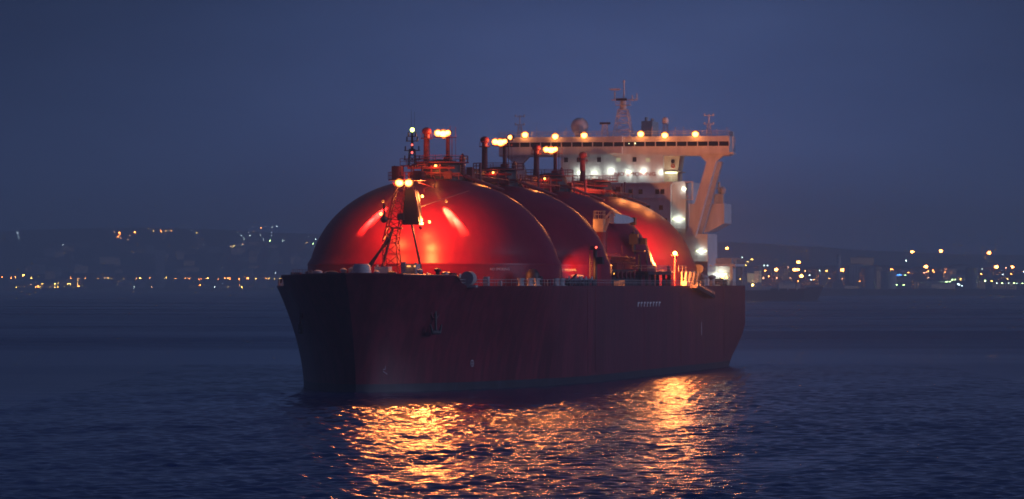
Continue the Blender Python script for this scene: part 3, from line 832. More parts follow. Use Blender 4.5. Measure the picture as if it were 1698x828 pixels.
p0, p1 = Vector((CU + .3, CV + 2.2, 30.2)), Vector((148.5, 19.6, 30.05))
def boom(p, h, w): return [(p.x, p.y - w, p.z - h), (p.x, p.y + w, p.z - h), (p.x, p.y + w, p.z + h), (p.x, p.y - w, p.z + h)]
prof = [(0, .85, .45), (.12, .95, .5), (.65, .75, .45), (1, .28, .3)]
n0 = len(b.v)
for t, h, w in prof: b.pts(boom(p0.lerp(p1, t), h, w))
for k in range(3):
    for i in range(4):
        j = (i + 1) % 4; b.f.append((k * 4 + i, k * 4 + j, k * 4 + 4 + j, k * 4 + 4 + i))
b.f += [(0, 1, 2, 3), (12, 13, 14, 15)]
b.build('crane_boom', M['white'], cr, label='long pale box boom of the deck crane')
b = MB(); b.box(148, 149.4, 19.2, 20.2, 29.1, 30.6); b.tube((149, 19.7, 29), (149, 19.7, 27.4), .07, n=4); b.box(148.4, 149.6, 18.9, 20.6, 25.4, 27.4); b.tube((149, 19.7, 25.4), (149, 19.7, 24.2), .3, n=6)
b.build('crane_hook', M['dark'], cr)
light(CU - 2.6, CV - 2.0, 29.0, 330, radius=.25)

mf = bpy.data.objects.new('manifold', None); COL.objects.link(mf); mf.parent = ship
b = MB(); b.box(139, 166, 20.5, 24.3, 19.5, 20.1); b.box(139, 166, 20.5, 21.0, 17.1, 19.5)
for u in (139.5, 146, 152, 159, 165.2): b.box(u, u + .5, 23.6, 24.2, 17.1, 19.5)
b.box(112, 138, 17.5, 22.0, 17.1, 20.4)
b.build('manifold_platform', M['dark'], mf)
b = MB(); b.rail([(139, 20.6, 20.1), (139, 24.2, 20.1), (166, 24.2, 20.1), (166, 20.6, 20.1)], 1.15, 1.2, .05)
b.build('manifold_rail', M['grey'], mf)
b = MB()
for k, u in enumerate((113, 117.5, 122, 126.5, 131)):
    b.tube((u, 14, 19.4), (u, 22.8, 19.4), .45, n=10); b.tube((u, 22.8, 19.4), (u, 23.1, 19.4), .75, n=12)
for k in range(9):
    u = 110 + k * 3.1
    b.tube((u, 18.5, 18), (u, 18.5, 21.6 + .5 * (k % 3)), .16, n=6); b.tube((u, 20.5, 18), (u, 20.5, 21.4 + .4 * (k % 2)), .14, n=6)
b.tube((108, 18.5, 21.4), (138, 18.5, 21.4), .2, n=6); b.tube((108, 20.5, 22.2), (138, 20.5, 22.0), .16, n=6)
b.tube((106, 17.2, 20.6), (140, 17.2, 20.6), .3, n=8)
b.build('cargo_pipe', M['red'], mf, smooth=True)
b = MB(); b.rail([(112, 18, 20.4), (112, 22, 20.4), (138, 22, 20.4)], 2.4, 1.1, .07)
b.rail([(126, 19, 21.5), (134, 22.3, 21.5)], 1.2, .8, .07)
b.build('pipe_frame', M['red'], mf)
b = MB()
for u, v, z in ((112.8, 22.4, 19.5), (122, 22.4, 19.5), (131.4, 22.4, 19.3)):
    b = MB(); b.ball((u, v, z), .24, 8); b.build('deck_lamp', M['lens_sodium'], mf)
light(128, 18.2, 22.6, 500, radius=.2)
light(112.5, 23.0, 19.6, 60, radius=.1)
# tall dark king post behind the manifold platform
b = MB(); b.tube((150.5, 19.4, 17), (150.5, 19.4, 27.8), .55, .4, 10); b.box(149.8, 151.4, 17.8, 21.6, 24.0, 24.2); b.tube((147, 21.2, 17), (147, 21.2, 23.4), .3, n=8)
b.box(149.4, 151.2, 20.5, 22.0, 25.4, 26.6); b.tube((153.5, 21.5, 20), (153.5, 21.5, 24), .2, n=6)
b.build('king_post', M['dark'], mf)
b = MB(); b.tube((167.6, 23.4, 17.1), (167.6, 23.4, 21.2), .3, n=8); b.box(166.9, 168.3, 22.9, 23.9, 17.1, 18.8); b.box(167.2, 168, 23, 23.8, 19.8, 20.3); b.tube((170, 23, 17.1), (170, 23, 19.4), .25, n=8)
b.build('deck_valve', M['red'], ship)

# hidden-from-view deck floods between the covers that wash their flanks red
def post_lamp(u, v, z, power, label=None, r=.35, **kw):
    root = bpy.data.objects.new('lamp_post', None); COL.objects.link(root); root.parent = ship; root.location = S(u, v, DECK_Z)
    if label: root['label'] = label
    b = MB(); b.tube((0, 0, -.2), (0, 0, z - DECK_Z - .3), .22, .15, 8); b.box(-.5, .5, -.7, .7, z - DECK_Z - .45, z - DECK_Z - .3)
    b.build('post', M['red'], root)
    o = part('lamp_lens', globe_me, root, (0, 0, z - DECK_Z))
    light(u - .9, v + .3, z, power, radius=r, **kw)
b = MB(); b.ball((0, 0, 0), .42, 12); globe_me = b.mesh('lamp_lens', True); globe_me.materials.append(M['lens_sodium'])
post_lamp(183.8, 22.0, 23.9, 70000, 'tall deck lamp on a red post beside the aftmost tank', .6)
post_lamp(84.5, 16.6, 21.0, 70000, kind='SPOT', target=(99, 19.4, 20.0), size=36, blend=1)
post_lamp(134, 13.0, 21.0, 7000)
post_lamp(183.0, 17.5, 19.4, 22000)

# stowed gangway hanging over the side with its red-lit railings and life-saving gear
gw = bpy.data.objects.new('accommodation_ladder', None); COL.objects.link(gw); gw.parent = ship
b = MB()
b.prism([(186, 16.9), (188, 17.5), (209.5, 15.5), (209.5, 14.7)], 24.7, 26.1, 'v')
b.build('ladder_body', M['dark'], gw)
b = MB(); b.rail([(187, 26.1, 17.3), (209, 26.1, 15.4)], .7, 2.0, .04); b.build('ladder_rail', M['grey'], gw)
b = MB(); b.rail([(187, 23.8, 17.3), (210, 23.8, 17.3)], 1.1, 4.2, .08); b.rail([(190, 22.4, 17.3), (208, 22.4, 17.3)], 2.9, 5.0, .16)
b.rail([(192, 21.4, 20.2), (206, 21.4, 20.2)], 1.2, 4, .06)
for k in range(4): b.tube((189 + k * 5.2, 23.0, 17.2), (190.5 + k * 5.2, 23.2, 20.1), .2, n=6)
b.box(188, 194, 22.6, 23.6, 17.1, 18.2)
b.build('embarkation_rail', M['crane'], gw)
b = MB(); b.box(206, 209, 22.2, 23.6, 17.1, 19.6)
b.build('ladder_winch', M['dark'], gw)
b = MB(); b.tube((210.2, 22.7, 20.8), (211.4, 22.9, 20.8), .85, n=20); b.tube((211, 22.8, 17), (211, 22.8, 20), .16, n=6)
b.build('life_raft_drum', M['red'], gw, label='round red drum on a post at the foot of the white superstructure')
b = MB(); b.tube((210.0, 22.67, 20.8), (210.2, 22.7, 20.8), .95, .95, 20); b.tube((209.9, 22.65, 20.8), (210.05, 22.68, 20.8), .4, n=12)
b.build('drum_rim', M['rope'], gw)
light(190, 25.0, 19.6, 500, color=(1.0, .12, .04), radius=.2)

# ------------------------------------------------------------------ superstructure aft
UF = 236.0
sup = bpy.data.objects.new('superstructure', None); COL.objects.link(sup); sup.parent = ship
b = MB()
b.box(UF, 258, -16, 12.4, 17.1, 39.0)                 # lower accommodation block
b.box(UF - 0.5, 258, -16.5, 12.9, 39.0, 39.35)        # deck edge
b.box(UF + 0.4, 252, -11.6, 10.7, 39.35, 45.2)        # upper block
b.box(UF - 0.25, UF + .1, -16.0, 12.4, 36.0, 36.12)
b.box(UF + 1.4, 256, 12.4, 15.4, 17.1, 39.6)          # stair tower, port
b.box(UF + 2, 250, -20, -16, 17.1, 33)
b.box(UF + 1.0, 250, 15.4, 20.2, 17.1, 28.4)          # side house
b.build('deckhouse', M['white'], sup)
# port stair house next to the upper block
b = MB(); b.prism([(10.7, 45.1), (14.1, 45.1), (13.6, 41.8), (13.6, 39.4), (10.7, 39.4)], UF + 1.8, UF + 8, 'u')
b.box(UF + 1.0, UF + 8, 10.7, 14.3, 41.55, 41.75)
b.build('stair_house', M['crane'], sup)
# bridge wings: floor, front bulwark, roof, window posts
br = bpy.data.objects.new('navigation_bridge', None); COL.objects.link(br); br.parent = ship
b = MB()
b.prism([(-25, 45.4), (25.9, 45.4), (25.9, 45.75), (25, 45.75), (25, 47.1), (-25, 47.1)], UF, UF + .25, 'u')
b.box(UF + .2, UF + 5.4, -25, 25, 45.05, 45.4)
b.prism([(20, 45.05), (25.9, 45.4), (25.9, 45.7), (20, 45.5)], UF + .2, UF + 4, 'u')
b.box(UF - 1.0, UF + 2, -0.7, 2.0, 45.6, 47.1)        # forward projecting centre bay
b.box(UF + 5.2, UF + 5.5, -25, 25, 45.4, 48.2)
b.box(UF + .25, UF + 5.2, 24.8, 25, 45.4, 48.1); b.box(UF + .25, UF + 5.2, -25, -24.8, 45.4, 48.1)
b.build('bridge_bulwark', M['white'], br)
b = MB(); b.box(UF - 0.3, UF + 6, -25.1, 25.1, 48.05, 49.2); b.box(UF - 1.3, UF - .3, -0.8, 2.1, 48.0, 49.25)
b.build('bridge_roof', M['white'], br)
b = MB()
vs = [-25 + 50 * i / 22 for i in range(23)]
for v in vs: b.box(UF - .02, UF + .22, v - .11, v + .11, 47.1, 48.05)
b.build('window_post', M['white'], br)
wb = MB(); w2 = 50 / 22 / 2 - .115
wb.box(0, .08, -w2, w2, 0, .94); win_me = wb.mesh('window'); win_me.materials.append(M['glass'])
for i in range(22):
    v = (vs[i] + vs[i + 1]) / 2
    part('window', win_me, br, S(UF + .12, v, 47.105))
b = MB(); b.ball((UF - .1, 3.4, 47.7), .09, 6); b.ball((UF - .1, 4.75, 47.72), .14, 6)
b.build('instrument_light', M['lens_white'], br)
# brackets from the house to the wing ends
for s_ in (1, -1):
    b = MB()
    b.prism([(s_ * 15.4, 27.8), (s_ * 17.6, 27.8), (s_ * 22.1, 43.8), (s_ * 23.6, 45.1), (s_ * 18.6, 45.1), (s_ * 20.0, 43.6)], UF + .6, UF + 2.6, 'u')
    b.build('wing_bracket', M['white'], sup)
b = MB(); b.box(UF + 2.6, UF + 4.8, 15.8, 18.6, 28, 30)
b.prism([(16.4, 27.8), (18.6, 27.8), (23.1, 43.8), (21.2, 43.8)], UF + 2.6, UF + 4.6, 'u')
b.build('bracket_stiffener', M['grey'], sup)
# boxy casing and lifeboat platform on the port side
b = MB(); b.prism([(15.4, 34.9), (23.0, 34.9), (23.0, 30.7), (19.7, 28.9), (15.4, 28.9)], UF + 6, UF + 16, 'u')
b.build('funnel_casing', M['white'], sup)
b = MB(); b.box(UF + 7, UF + 9, 20.6, 22.6, 34.9, 37.0); b.tube((UF + 8, 21.6, 37), (UF + 8, 21.6, 39.6), .3, n=8); b.lathe((UF + 8, 22.4), [(.5, 37), (.7, 38), (.3, 38.6)], 10); b.box(UF + 7, UF + 8, 20.9, 22.2, 38.1, 38.3)
b.build('ventilator', M['grey'], sup)
# stair balconies with fluorescent lights on the port side
for v0, v1, z in ((10.2, 14.2, 39.4), (14.4, 17.0, 35.6), (12.2, 15.6, 29.3), (17.4, 20.6, 22.4)):
    b = MB(); b.box(UF - .4, UF + 1.2, v0, v1, z, z + .15); b.rail([(UF - .4, v0, z + .15), (UF - .4, v1, z + .15)], 1.1, .7, .05); b.build('balcony', M['white'], sup)
b = MB(); b.tube((UF + .6, 17.0, 35.6), (UF + .6, 17.0, 39.6), .22, n=6); b.box(UF + .4, UF + .8, 15.4, 17.1, 39.3, 39.55)
b.build('downpipe', M['white'], sup)
tube_me = {}
def fluor(u, v, z, w, power):
    b = MB(); b.box(-.12, .0, -w / 2, w / 2, -.11, .11)
    if w not in tube_me:
        me = b.mesh('lamp_tube'); me.materials.append(M['lens_white']); tube_me[w] = me
    part('lamp_tube', tube_me[w], sup, S(u, v, z))
    light(u - .55, v, z - .1, power * .9, color=(0.92, 1.0, 0.84), radius=.12)
for v, z in ((-7.4, 41.6), (-4.2, 41.55), (-0.6, 42.0), (3.2, 41.6), (6.4, 41.75)):
    fluor(UF + .3, v, z, 1.0, 120)
fluor(UF + .3, 10.2, 41.6, .6, 60); fluor(UF + 0.8, 12.4, 41.45, 2.6, 110)
fluor(UF + 1.3, 15.1, 38.0, 1.0, 60)
fluor(UF - .1 + 1.3, 13.9, 31.6, 2.6, 90); fluor(UF + .9, 18.9, 24.75, 2.3, 90)
# windows of the house front
wb = MB(); wb.box(-.06, .05, -.42, .42, -.5, .5); w_dark = wb.mesh('window'); w_dark.materials.append(M['glass'])
wb = MB(); wb.box(-.06, .05, -.45, .45, -.4, .4); w_lit = wb.mesh('window'); w_lit.materials.append(M['lit_dim'])
for v, z, lit in ((-7.6, 44.3, 0), (-6.6, 44.3, 0), (-3.2, 44.3, 0), (1.0, 44.25, 1), (4.5, 44.3, 0), (7.4, 44.2, 1), (-10.4, 44.3, 0)):
    part('window', w_lit if lit else w_dark, sup, S(UF + .4, v, z))
for v, z in ((3.7, 37.4), (5.9, 37.4), (9.5, 37.4), (10.6, 37.4), (7.5, 34.0), (10.3, 34.0), (0.2, 37.4), (-3, 37.4), (-6, 37.4), (4.2, 34.0), (11.2, 31.2)):
    part('window', w_dark, sup, S(UF, v, z))
# porthole and life ring on the stair house
b = MB(); b.tube((UF + 1.7, 12.6, 43.9), (UF + 1.78, 12.6, 43.9), .42, n=14); b.build('porthole', M['glass'], sup)
b = MB()
for k in range(14):
    a0, a1 = 2 * math.pi * k / 14, 2 * math.pi * (k + 1) / 14
    b.tube((UF + 1.65, 12.6 + .32 * math.cos(a0), 42.85 + .32 * math.sin(a0)), (UF + 1.65, 12.6 + .32 * math.cos(a1), 42.85 + .32 * math.sin(a1)), .12, n=6)
b.build('life_ring', mat('life_ring_red', (0.6, 0.05, 0.03), 0.5), sup)
sm = text_mesh('NO SMOKING', 1.55, 'warning_lettering'); sm.materials.append(M['redletter'])
w = part('warning_lettering', sm, sup, S(UF + .36, 4.6, 41.15)); w.rotation_euler = (R(90), 0, R(-90)); w['label'] = 'red warning lettering across the white house front under the bridge'
w.scale = (0.92, 0.75, 1)

# bridge roof: rail, floodlights, radome, masts
b = MB(); b.rail([(UF, -25, 49.2), (UF, 25, 49.2), (UF + 6, 25, 49.2), (UF + 6, -25, 49.2)], 1.1, 2.3, .045, True)
for v in (-17, -10.5, 15, 13.2, 8.2, 22.2): b.tube((UF + 1, v, 49.2), (UF + 1, v, 51.0 + .4 * math.sin(v)), .07, n=4)
b.box(UF + 4, UF + 5.8, 24.4, 25.2, 49.2, 50.2); b.tube((UF + 2, 24.2, 49.2), (UF + 2, 24.2, 51.2), .07, n=4)
b.rail([(UF + 1, 25.6, 45.7), (UF + 4, 25.6, 45.7)], 3.4, 1, .06)
b.build('roof_rail', M['white'], br)
for v, z in ((-19.2, 49.7), (-12.6, 49.3), (-6.3, 49.5), (6.0, 49.7), (11.2, 49.4), (17.8, 49.6)):
    floodlight(UF - .3, v, z, 160, 0, parent=br, radius=.5, fwd=.9, sc=1.0)
    light(UF - 1.6, v, z - .1, 5500, radius=.5, kind='SPOT', target=(UF - 14, v, z - 3), size=120, blend=1)
def mesh_part(name, fn, m, parent, label=None, smooth=True):
    b = MB(); fn(b); return b.build(name, m, parent, label=label, smooth=smooth)
mesh_part('radome', lambda b: (b.ball((UF + 4.5, -8.2, 51.6), 1.9, 28), b.tube((UF + 4.5, -8.2, 49.2), (UF + 4.5, -8.2, 50.3), 1.0, n=14)), M['white'], br, 'large white ball radome on the bridge roof')
mesh_part('radome', lambda b: (b.lathe((UF + 4, 10.6), [(.5, 51.9), (.72, 52.1), (.75, 52.8), (.55, 53.3), (.1, 53.5)], 16), b.truss((UF + 4, 10.6, 49.2), (UF + 4, 10.6, 51.9), 1.1, .8, .07, 3)), M['white'], br, 'small white drum radome on a lattice stand over the port wing')
def mast(b, v, top):
    b.truss((UF + 3, v, 49.2), (UF + 3, v, top - 2), 1.1, .6, .07, 3); b.tube((UF + 3, v, top - 2), (UF + 3, v, top), .14, n=6)
    for z, w in ((top - .2, .95), (top - 2.0, .95)):
        b.tube((UF + 3, v - w, z), (UF + 3, v + w, z), .08, n=5)
        for q in (-1, 1): b.lathe((UF + 3, v + q * w), [(.18, z - .15), (.18, z + .35)], 8)
mesh_part('wing_mast', lambda b: mast(b, -21.0, 54.0), M['white'], br)
mesh_part('wing_mast', lambda b: mast(b, 20.2, 53.9), M['white'], br)
rm = bpy.data.objects.new('radar_mast', None); COL.objects.link(rm); rm.parent = ship
mesh_part('mast_tower', lambda b: (b.truss((UF + 4, 1.4, 49.2), (UF + 4, 1.4, 55.2), 4.0, 1.9, .11, 4), b.tube((UF + 4, 1.4, 55), (UF + 4, 1.4, 57.6), .75, .6, 12),
          b.tube((UF + 4, 1.6, 57.5), (UF + 4, 1.6, 61.3), .22, .1, 8), b.tube((UF + 4, 1.6, 60.9), (UF + 4, 1.6, 61.4), .28, n=8)), M['white'], rm)
mesh_part('mast_platform', lambda b: (b.box(UF + 3, UF + 5, -0.1, 3.1, 56.0, 56.15), b.box(UF + 3, UF + 5, 0.2, 2.6, 54.3, 54.42), b.tube((UF + 4, -1.2, 57.2), (UF + 4, 4.6, 57.2), .12, n=6),
          b.tube((UF + 4, -.4, 57.2), (UF + 4, -.4, 59), .18, n=6), b.tube((UF + 4, 4.4, 57.2), (UF + 4, 4.4, 58.6), .12, n=6), b.tube((UF + 4, 3.4, 57), (UF + 4, 3.4, 58.2), .14, n=6), b.rail([(UF + 3, -.1, 56.1), (UF + 3, 3.1, 56.1)], 1, .8, .05)), M['white'], rm)
mesh_part('radar_scanner', lambda b: b.box(UF + 2.6, UF + 3.0, 0.1, 2.4, 57.0, 57.5), M['dark'], rm, 'dark radar bar on the front of the mast')
mesh_part('radar_scanner', lambda b: b.prism([(-1.6, 59.5), (-1.2, 59.25), (.4, 59.25), (.9, 59.5), (.9, 59.62), (-1.6, 59.62)], UF + 3.6, UF + 4.2, 'u'), M['white'], rm, 'thin white radar bar at the left arm of the mast')
mesh_part('radar_scanner', lambda b: (b.box(UF + 1.6, UF + 2.0, -3.3, -1.0, 51.9, 52.35)), M['dark'], rm, 'low dark radar bar on the bridge roof')
mesh_part('scanner_stand', lambda b: (b.truss((UF + 1.8, -2.2, 49.2), (UF + 1.8, -2.2, 51.9), 1.5, .9, .08, 2)), M['white'], rm)
mesh_part('funnel', lambda b: (b.box(UF + 14, UF + 22, 3.6, 6.0, 39, 53.0), b.tube((UF + 16, 4.4, 53), (UF + 16, 4.4, 53.9), .4, n=8), b.tube((UF + 19, 5.2, 53), (UF + 19, 5.2, 53.7), .4, n=8)), M['grey'], ship, 'narrow dark funnel rising behind the bridge roof')
# poop deck shelter at the stern
ph = bpy.data.objects.new('stern_shelter', None); COL.objects.link(ph); ph.parent = ship
mesh_part('shelter_roof', lambda b: (b.box(246, 260, 17.4, 24.7, 21.5, 22.0), b.box(240, 246, 17.4, 20.6, 21.5, 21.8)), M['white'], ph, smooth=False)
mesh_part('shelter_wall', lambda b: (b.box(250, 258, 17.4, 23.0, 17.1, 21.5), b.box(246.2, 246.8, 17.6, 18.2, 17.1, 21.5), b.box(246.2, 246.8, 23.6, 24.2, 17.1, 21.5), b.box(258.6, 259.2, 24.0, 24.5, 17.1, 21.5)), M['white'], ph, smooth=False)
mesh_part('shelter_rail', lambda b: (b.rail([(246, 17.6, 22), (246, 24.6, 22), (260, 24.6, 22)], 1.3, 1.1, .05), b.box(248, 256, 18.6, 23.6, 22.05, 23.2)), M['grey'], ph, smooth=False)
fluor(249.6, 21.1, 19.9, 2.6, 120); fluor(245.5, 17.0, 19.8, .8, 50)
mesh_part('stern_winch', lambda b: (b.tube((247.5, 18.6, 18.2), (247.5, 21.5, 18.2), .7, n=12), b.box(246.9, 248.2, 21.4, 21.9, 17.1, 19), b.tube((247.5, 22.4, 17), (247.5, 22.4, 18.6), .4, n=8)), M['dark'], ph)
mesh_part('deck_lamp', lambda b: (b.ball((245.8, 22.0, 19.1), .2, 8), b.ball((245.8, 22.9, 19.15), .28, 8)), M['lens_sodium'], ph)
for u, v in ((214, 21.5), (219, 22.2), (224, 21.6), (229, 22.4)):
    b = MB(); b.lathe((u, v), [(.5, 17.1), (.5, 18.8), (.9, 19.0), (.9, 19.3), (.2, 19.6)], 10); b.build('mushroom_vent', M['grey'], ship, smooth=True)
# ------------------------------------------------------------------ far shore
def lumpy(X, Y, seed, k):
    r = np.random.default_rng(seed); Z = np.zeros_like(X)
    for _ in range(26):
        L = r.uniform(180, 1600); th = r.uniform(0, 2 * np.pi)
        Z += (L / 1600) ** .8 * np.sin(2 * np.pi / L * (X * math.cos(th) + Y * math.sin(th)) + r.uniform(0, 6.28))
    return Z * k
def left_h(X, Y):
    ridge = 192 + 7 * np.sin(X / 260.0) - 24 * np.clip((X + 500) / 600.0, 0, 9) 
    z = np.clip((Y - 12300) / 9.0, 0, None)
    z = np.minimum(z, ridge) - 9
    z = z + np.where(Y > 12350, lumpy(X, Y, 4, 1.6), 0) * np.clip((Y - 12300) / 500, 0, 1)
    return np.clip(z, 5.0, None)
def right_h(X, Y):
    z = np.minimum(np.clip((Y - 8250) / 12.0, 0, None), 60 + 6 * np.sin(X / 90.0)) - 8
    z = z + lumpy(X, Y, 9, .8) * np.clip((Y - 8250) / 400, 0, 1)
    return np.clip(z, 5.0, None)
def terrain(name, fn, x0, x1, y0, y1, nx, ny, material):
    xs = np.linspace(x0, x1, nx); ys = np.linspace(y0, y1, ny)
    X, Y = np.meshgrid(xs, ys); Z = fn(X, Y)
    Z[0, :] = -1.5; Z[:, 0] = -1.5; Z[:, -1] = -1.5
    v = np.stack([X, Y, Z], -1).reshape(-1, 3).tolist()
    f_ = [(j * nx + i, j * nx + i + 1, (j + 1) * nx + i + 1, (j + 1) * nx + i) for j in range(ny - 1) for i in range(nx - 1)]
    me = bpy.data.meshes.new(name); me.from_pydata(v, [], f_); me.materials.append(material)
    o = bpy.data.objects.new(name, me); COL.objects.link(o); o['kind'] = 'structure'
    return o
M['land'] = mat('hill_scrub', (0.09, 0.10, 0.09), rough=0.95, var=0.75, scale=0.011, stretch=(.6, .6, 1), spec=0.1)
M['quay'] = mat('quay_concrete', (0.10, 0.10, 0.10), rough=0.9, var=0.35, scale=0.02, stretch=(1, 1, 4))
M['bld'] = [mat('pale_render', (0.72, 0.70, 0.66), 0.8, var=.2, scale=.05), mat('ochre_render', (0.32, 0.25, 0.18), 0.8, var=.2, scale=.05), mat('grey_concrete', (0.25, 0.26, 0.28), 0.85, var=.25, scale=.05)]
M['roof'] = mat('clay_roof', (0.16, 0.09, 0.07), 0.9, var=.3, scale=.1)
terrain('hillside', left_h, -7000, 7000, 11990, 14500, 420, 60, M['land'])
terrain('shore_hill', right_h, 420, 7000, 8200, 9600, 240, 40, M['land'])
# moles and quays: real stone steps with an uneven top
def quay(name, x0, x1, y0, d, h, seed):
    r = random.Random(seed); b = MB(False); x = x0
    while x < x1:
        w = r.uniform(25, 90)
        b.box(x, min(x + w - .4, x1), y0 - r.uniform(0, 4), y0 + d, -1, h + r.uniform(-1.2, 1.8)); x += w
    o = b.build(name, M['quay']); o['kind'] = 'structure'; return o
quay('quay', -7000, 7000, 11960, 60, 9, 1)
quay('breakwater', 395, 7000, 7480, 50, 10.5, 2)
quay('pier', 420, 7000, 8140, 55, 9, 3)

globe = {}
def bulb_mesh(r, mname):
    k = (r, mname)
    if k not in globe:
        b = MB(False); b.ball((0, 0, 0), r, 10, .8); me = b.mesh('lamp_head', True); me.materials.append(M[mname]); globe[k] = me
    return globe[k]
for nm, c, st in (('o', (1.0, 0.27, 0.05), 90), ('y', (1.0, 0.58, 0.13), 80), ('d', (1.0, 0.45, 0.25), 34), ('w', (0.72, 0.95, 1.0), 30), ('g', (0.60, 1.0, 0.40), 50), ('b', (0.05, 0.25, 1.0), 36)):
    M['far_' + nm] = emat('far_lamp_glass_' + nm, c, st)
CN = {'o': 'orange', 'y': 'amber yellow', 'd': 'dim pinkish', 'w': 'faint white', 'g': 'greenish', 'b': 'blue'}
ORDW = ['first', 'second', 'third', 'fourth', 'fifth', 'sixth', 'seventh', 'eighth', 'ninth', 'tenth', 'eleventh', 'twelfth', 'thirteenth', 'fourteenth', 'fifteenth', 'sixteenth', 'seventeenth', 'eighteenth', 'nineteenth']
TENS = {2: 'twent', 3: 'thirt', 4: 'fort', 5: 'fift', 6: 'sixt', 7: 'sevent'}
def ordinal(n):
    if n <= 19: return ORDW[n - 1]
    t, k = divmod(n, 10)
    return TENS[t] + ('ieth' if k == 0 else 'y-' + ORDW[k - 1])
SZ = {'1': 1.1, '2': 1.6, '3': 2.5, '4': 3.1}
ES = {'1': 1, '2': 1, '3': 1, '4': 1}
pole_cache = {}
def shore_lamp(x, y, z, kind, ground, label, group):
    k, s = kind
    h = max(5.0, z - ground)
    root = thing('lamp_post' if k != 'w' else 'wall_lamp', label, 'lamp', (x, y, z - h), 0, group)
    hk = round(h)
    if hk not in pole_cache:
        b = MB(False); b.tube((0, 0, 0), (0, 0, hk - .6), .28, .16, 5); b.box(-.1, .1, -1.1, .1, hk - .75, hk - .55)
        me = b.mesh('pole'); me.materials.append(M['dark']); pole_cache[hk] = me
    part('pole', pole_cache[hk], root)
    r = SZ[s] * (y / 12000 if y > 11000 else (1.15 if s in '34' else 0.7))
    part('lamp_head', bulb_mesh(round(r, 1), 'far_' + k), root, (0, -1.2, h))

def place_lamps(lst, where, ground, group):
    cnt = {}
    for x, y, z, kind in sorted(lst):
        k = kind[0]; cnt[k] = cnt.get(k, 0) + 1
        shore_lamp(x, y, z, kind, float(ground(np.array([float(x)]), np.array([float(y)]))[0]),
                   f'{CN[k]} lamp {where}, {ordinal(cnt[k])} from left', group)
LEFT_QUAY = [
    (-1355.3,12080,37.8,'o2'),(-1330.9,12080,35.1,'o1'),(-1319.5,12080,37.3,'o2'),(-1311.9,12030,10.7,'y1'),(-1298.4,12080,43.2,'y3'),
    (-1277.5,12080,34.3,'y2'),(-1272.8,12030,18.8,'d1'),(-1261.2,12030,10.7,'y1'),(-1254.7,12030,13.4,'o3'),(-1248,12030,12.1,'y1'),
    (-1242.8,12030,21,'y2'),(-1209.9,12030,10.7,'y1'),(-1209.4,12030,20.7,'y2'),(-1202.4,12030,20.7,'y1'),(-1200.5,12030,12.9,'y2'),
    (-1174.8,12030,20.2,'y2'),(-1172.4,12080,35.1,'o1'),(-1168.9,12030,20.2,'y2'),(-1155.6,12080,31,'y1'),(-1150.5,12030,20.2,'y1'),
    (-1149.9,12080,34.3,'d1'),(-1147,12030,12.9,'o3'),(-1133.6,12080,35.1,'o1'),(-1099.8,12080,34.5,'o1'),(-1082.1,12080,34.5,'d1'),
    (-1072.7,12080,35.1,'y2'),(-1066.2,12080,34.5,'o1'),(-1032,12080,34.5,'o1'),(-999.4,12030,11.3,'w1'),(-998.1,12080,34.5,'o1'),
    (-987.8,12080,35.1,'y2'),(-962.9,12080,34.5,'o1'),(-953,12030,11.3,'d1'),(-931.4,12030,8.6,'w1'),(-927.7,12080,34.5,'o1'),(-919,12080,35.6,'y1'),
    (-893.9,12080,34.5,'o1'),(-868.1,12080,35.1,'o1'),(-857.8,12080,34.3,'o1'),(-831.6,12080,32.4,'o2'),(-826.1,12080,34.5,'o1'),(-825.4,12030,16.7,'o2'),
    (-812.6,12080,35.1,'o1'),(-808.5,12080,35.1,'y2'),(-786.8,12030,11.8,'w1'),(-781.4,12080,32.9,'o1'),(-763.8,12080,34.5,'o2'),(-755.1,12080,34.5,'y2'),
    (-751.1,12080,34.3,'o1'),(-725,12080,32.4,'o2'),(-720.2,12030,16.7,'o1'),(-714.8,12030,11.3,'y2'),(-701.5,12080,34.5,'o3'),(-679.8,12080,34.3,'y1'),
    (-653.2,12080,34.3,'o1'),(-645.9,12080,34.5,'y1'),(-632.4,12080,33.7,'y1'),(-616.6,12080,33.7,'y1'),(-611.2,12080,33.7,'o1'),(-605.3,12080,33.7,'d1'),
    (-575.5,12080,41,'o1'),]
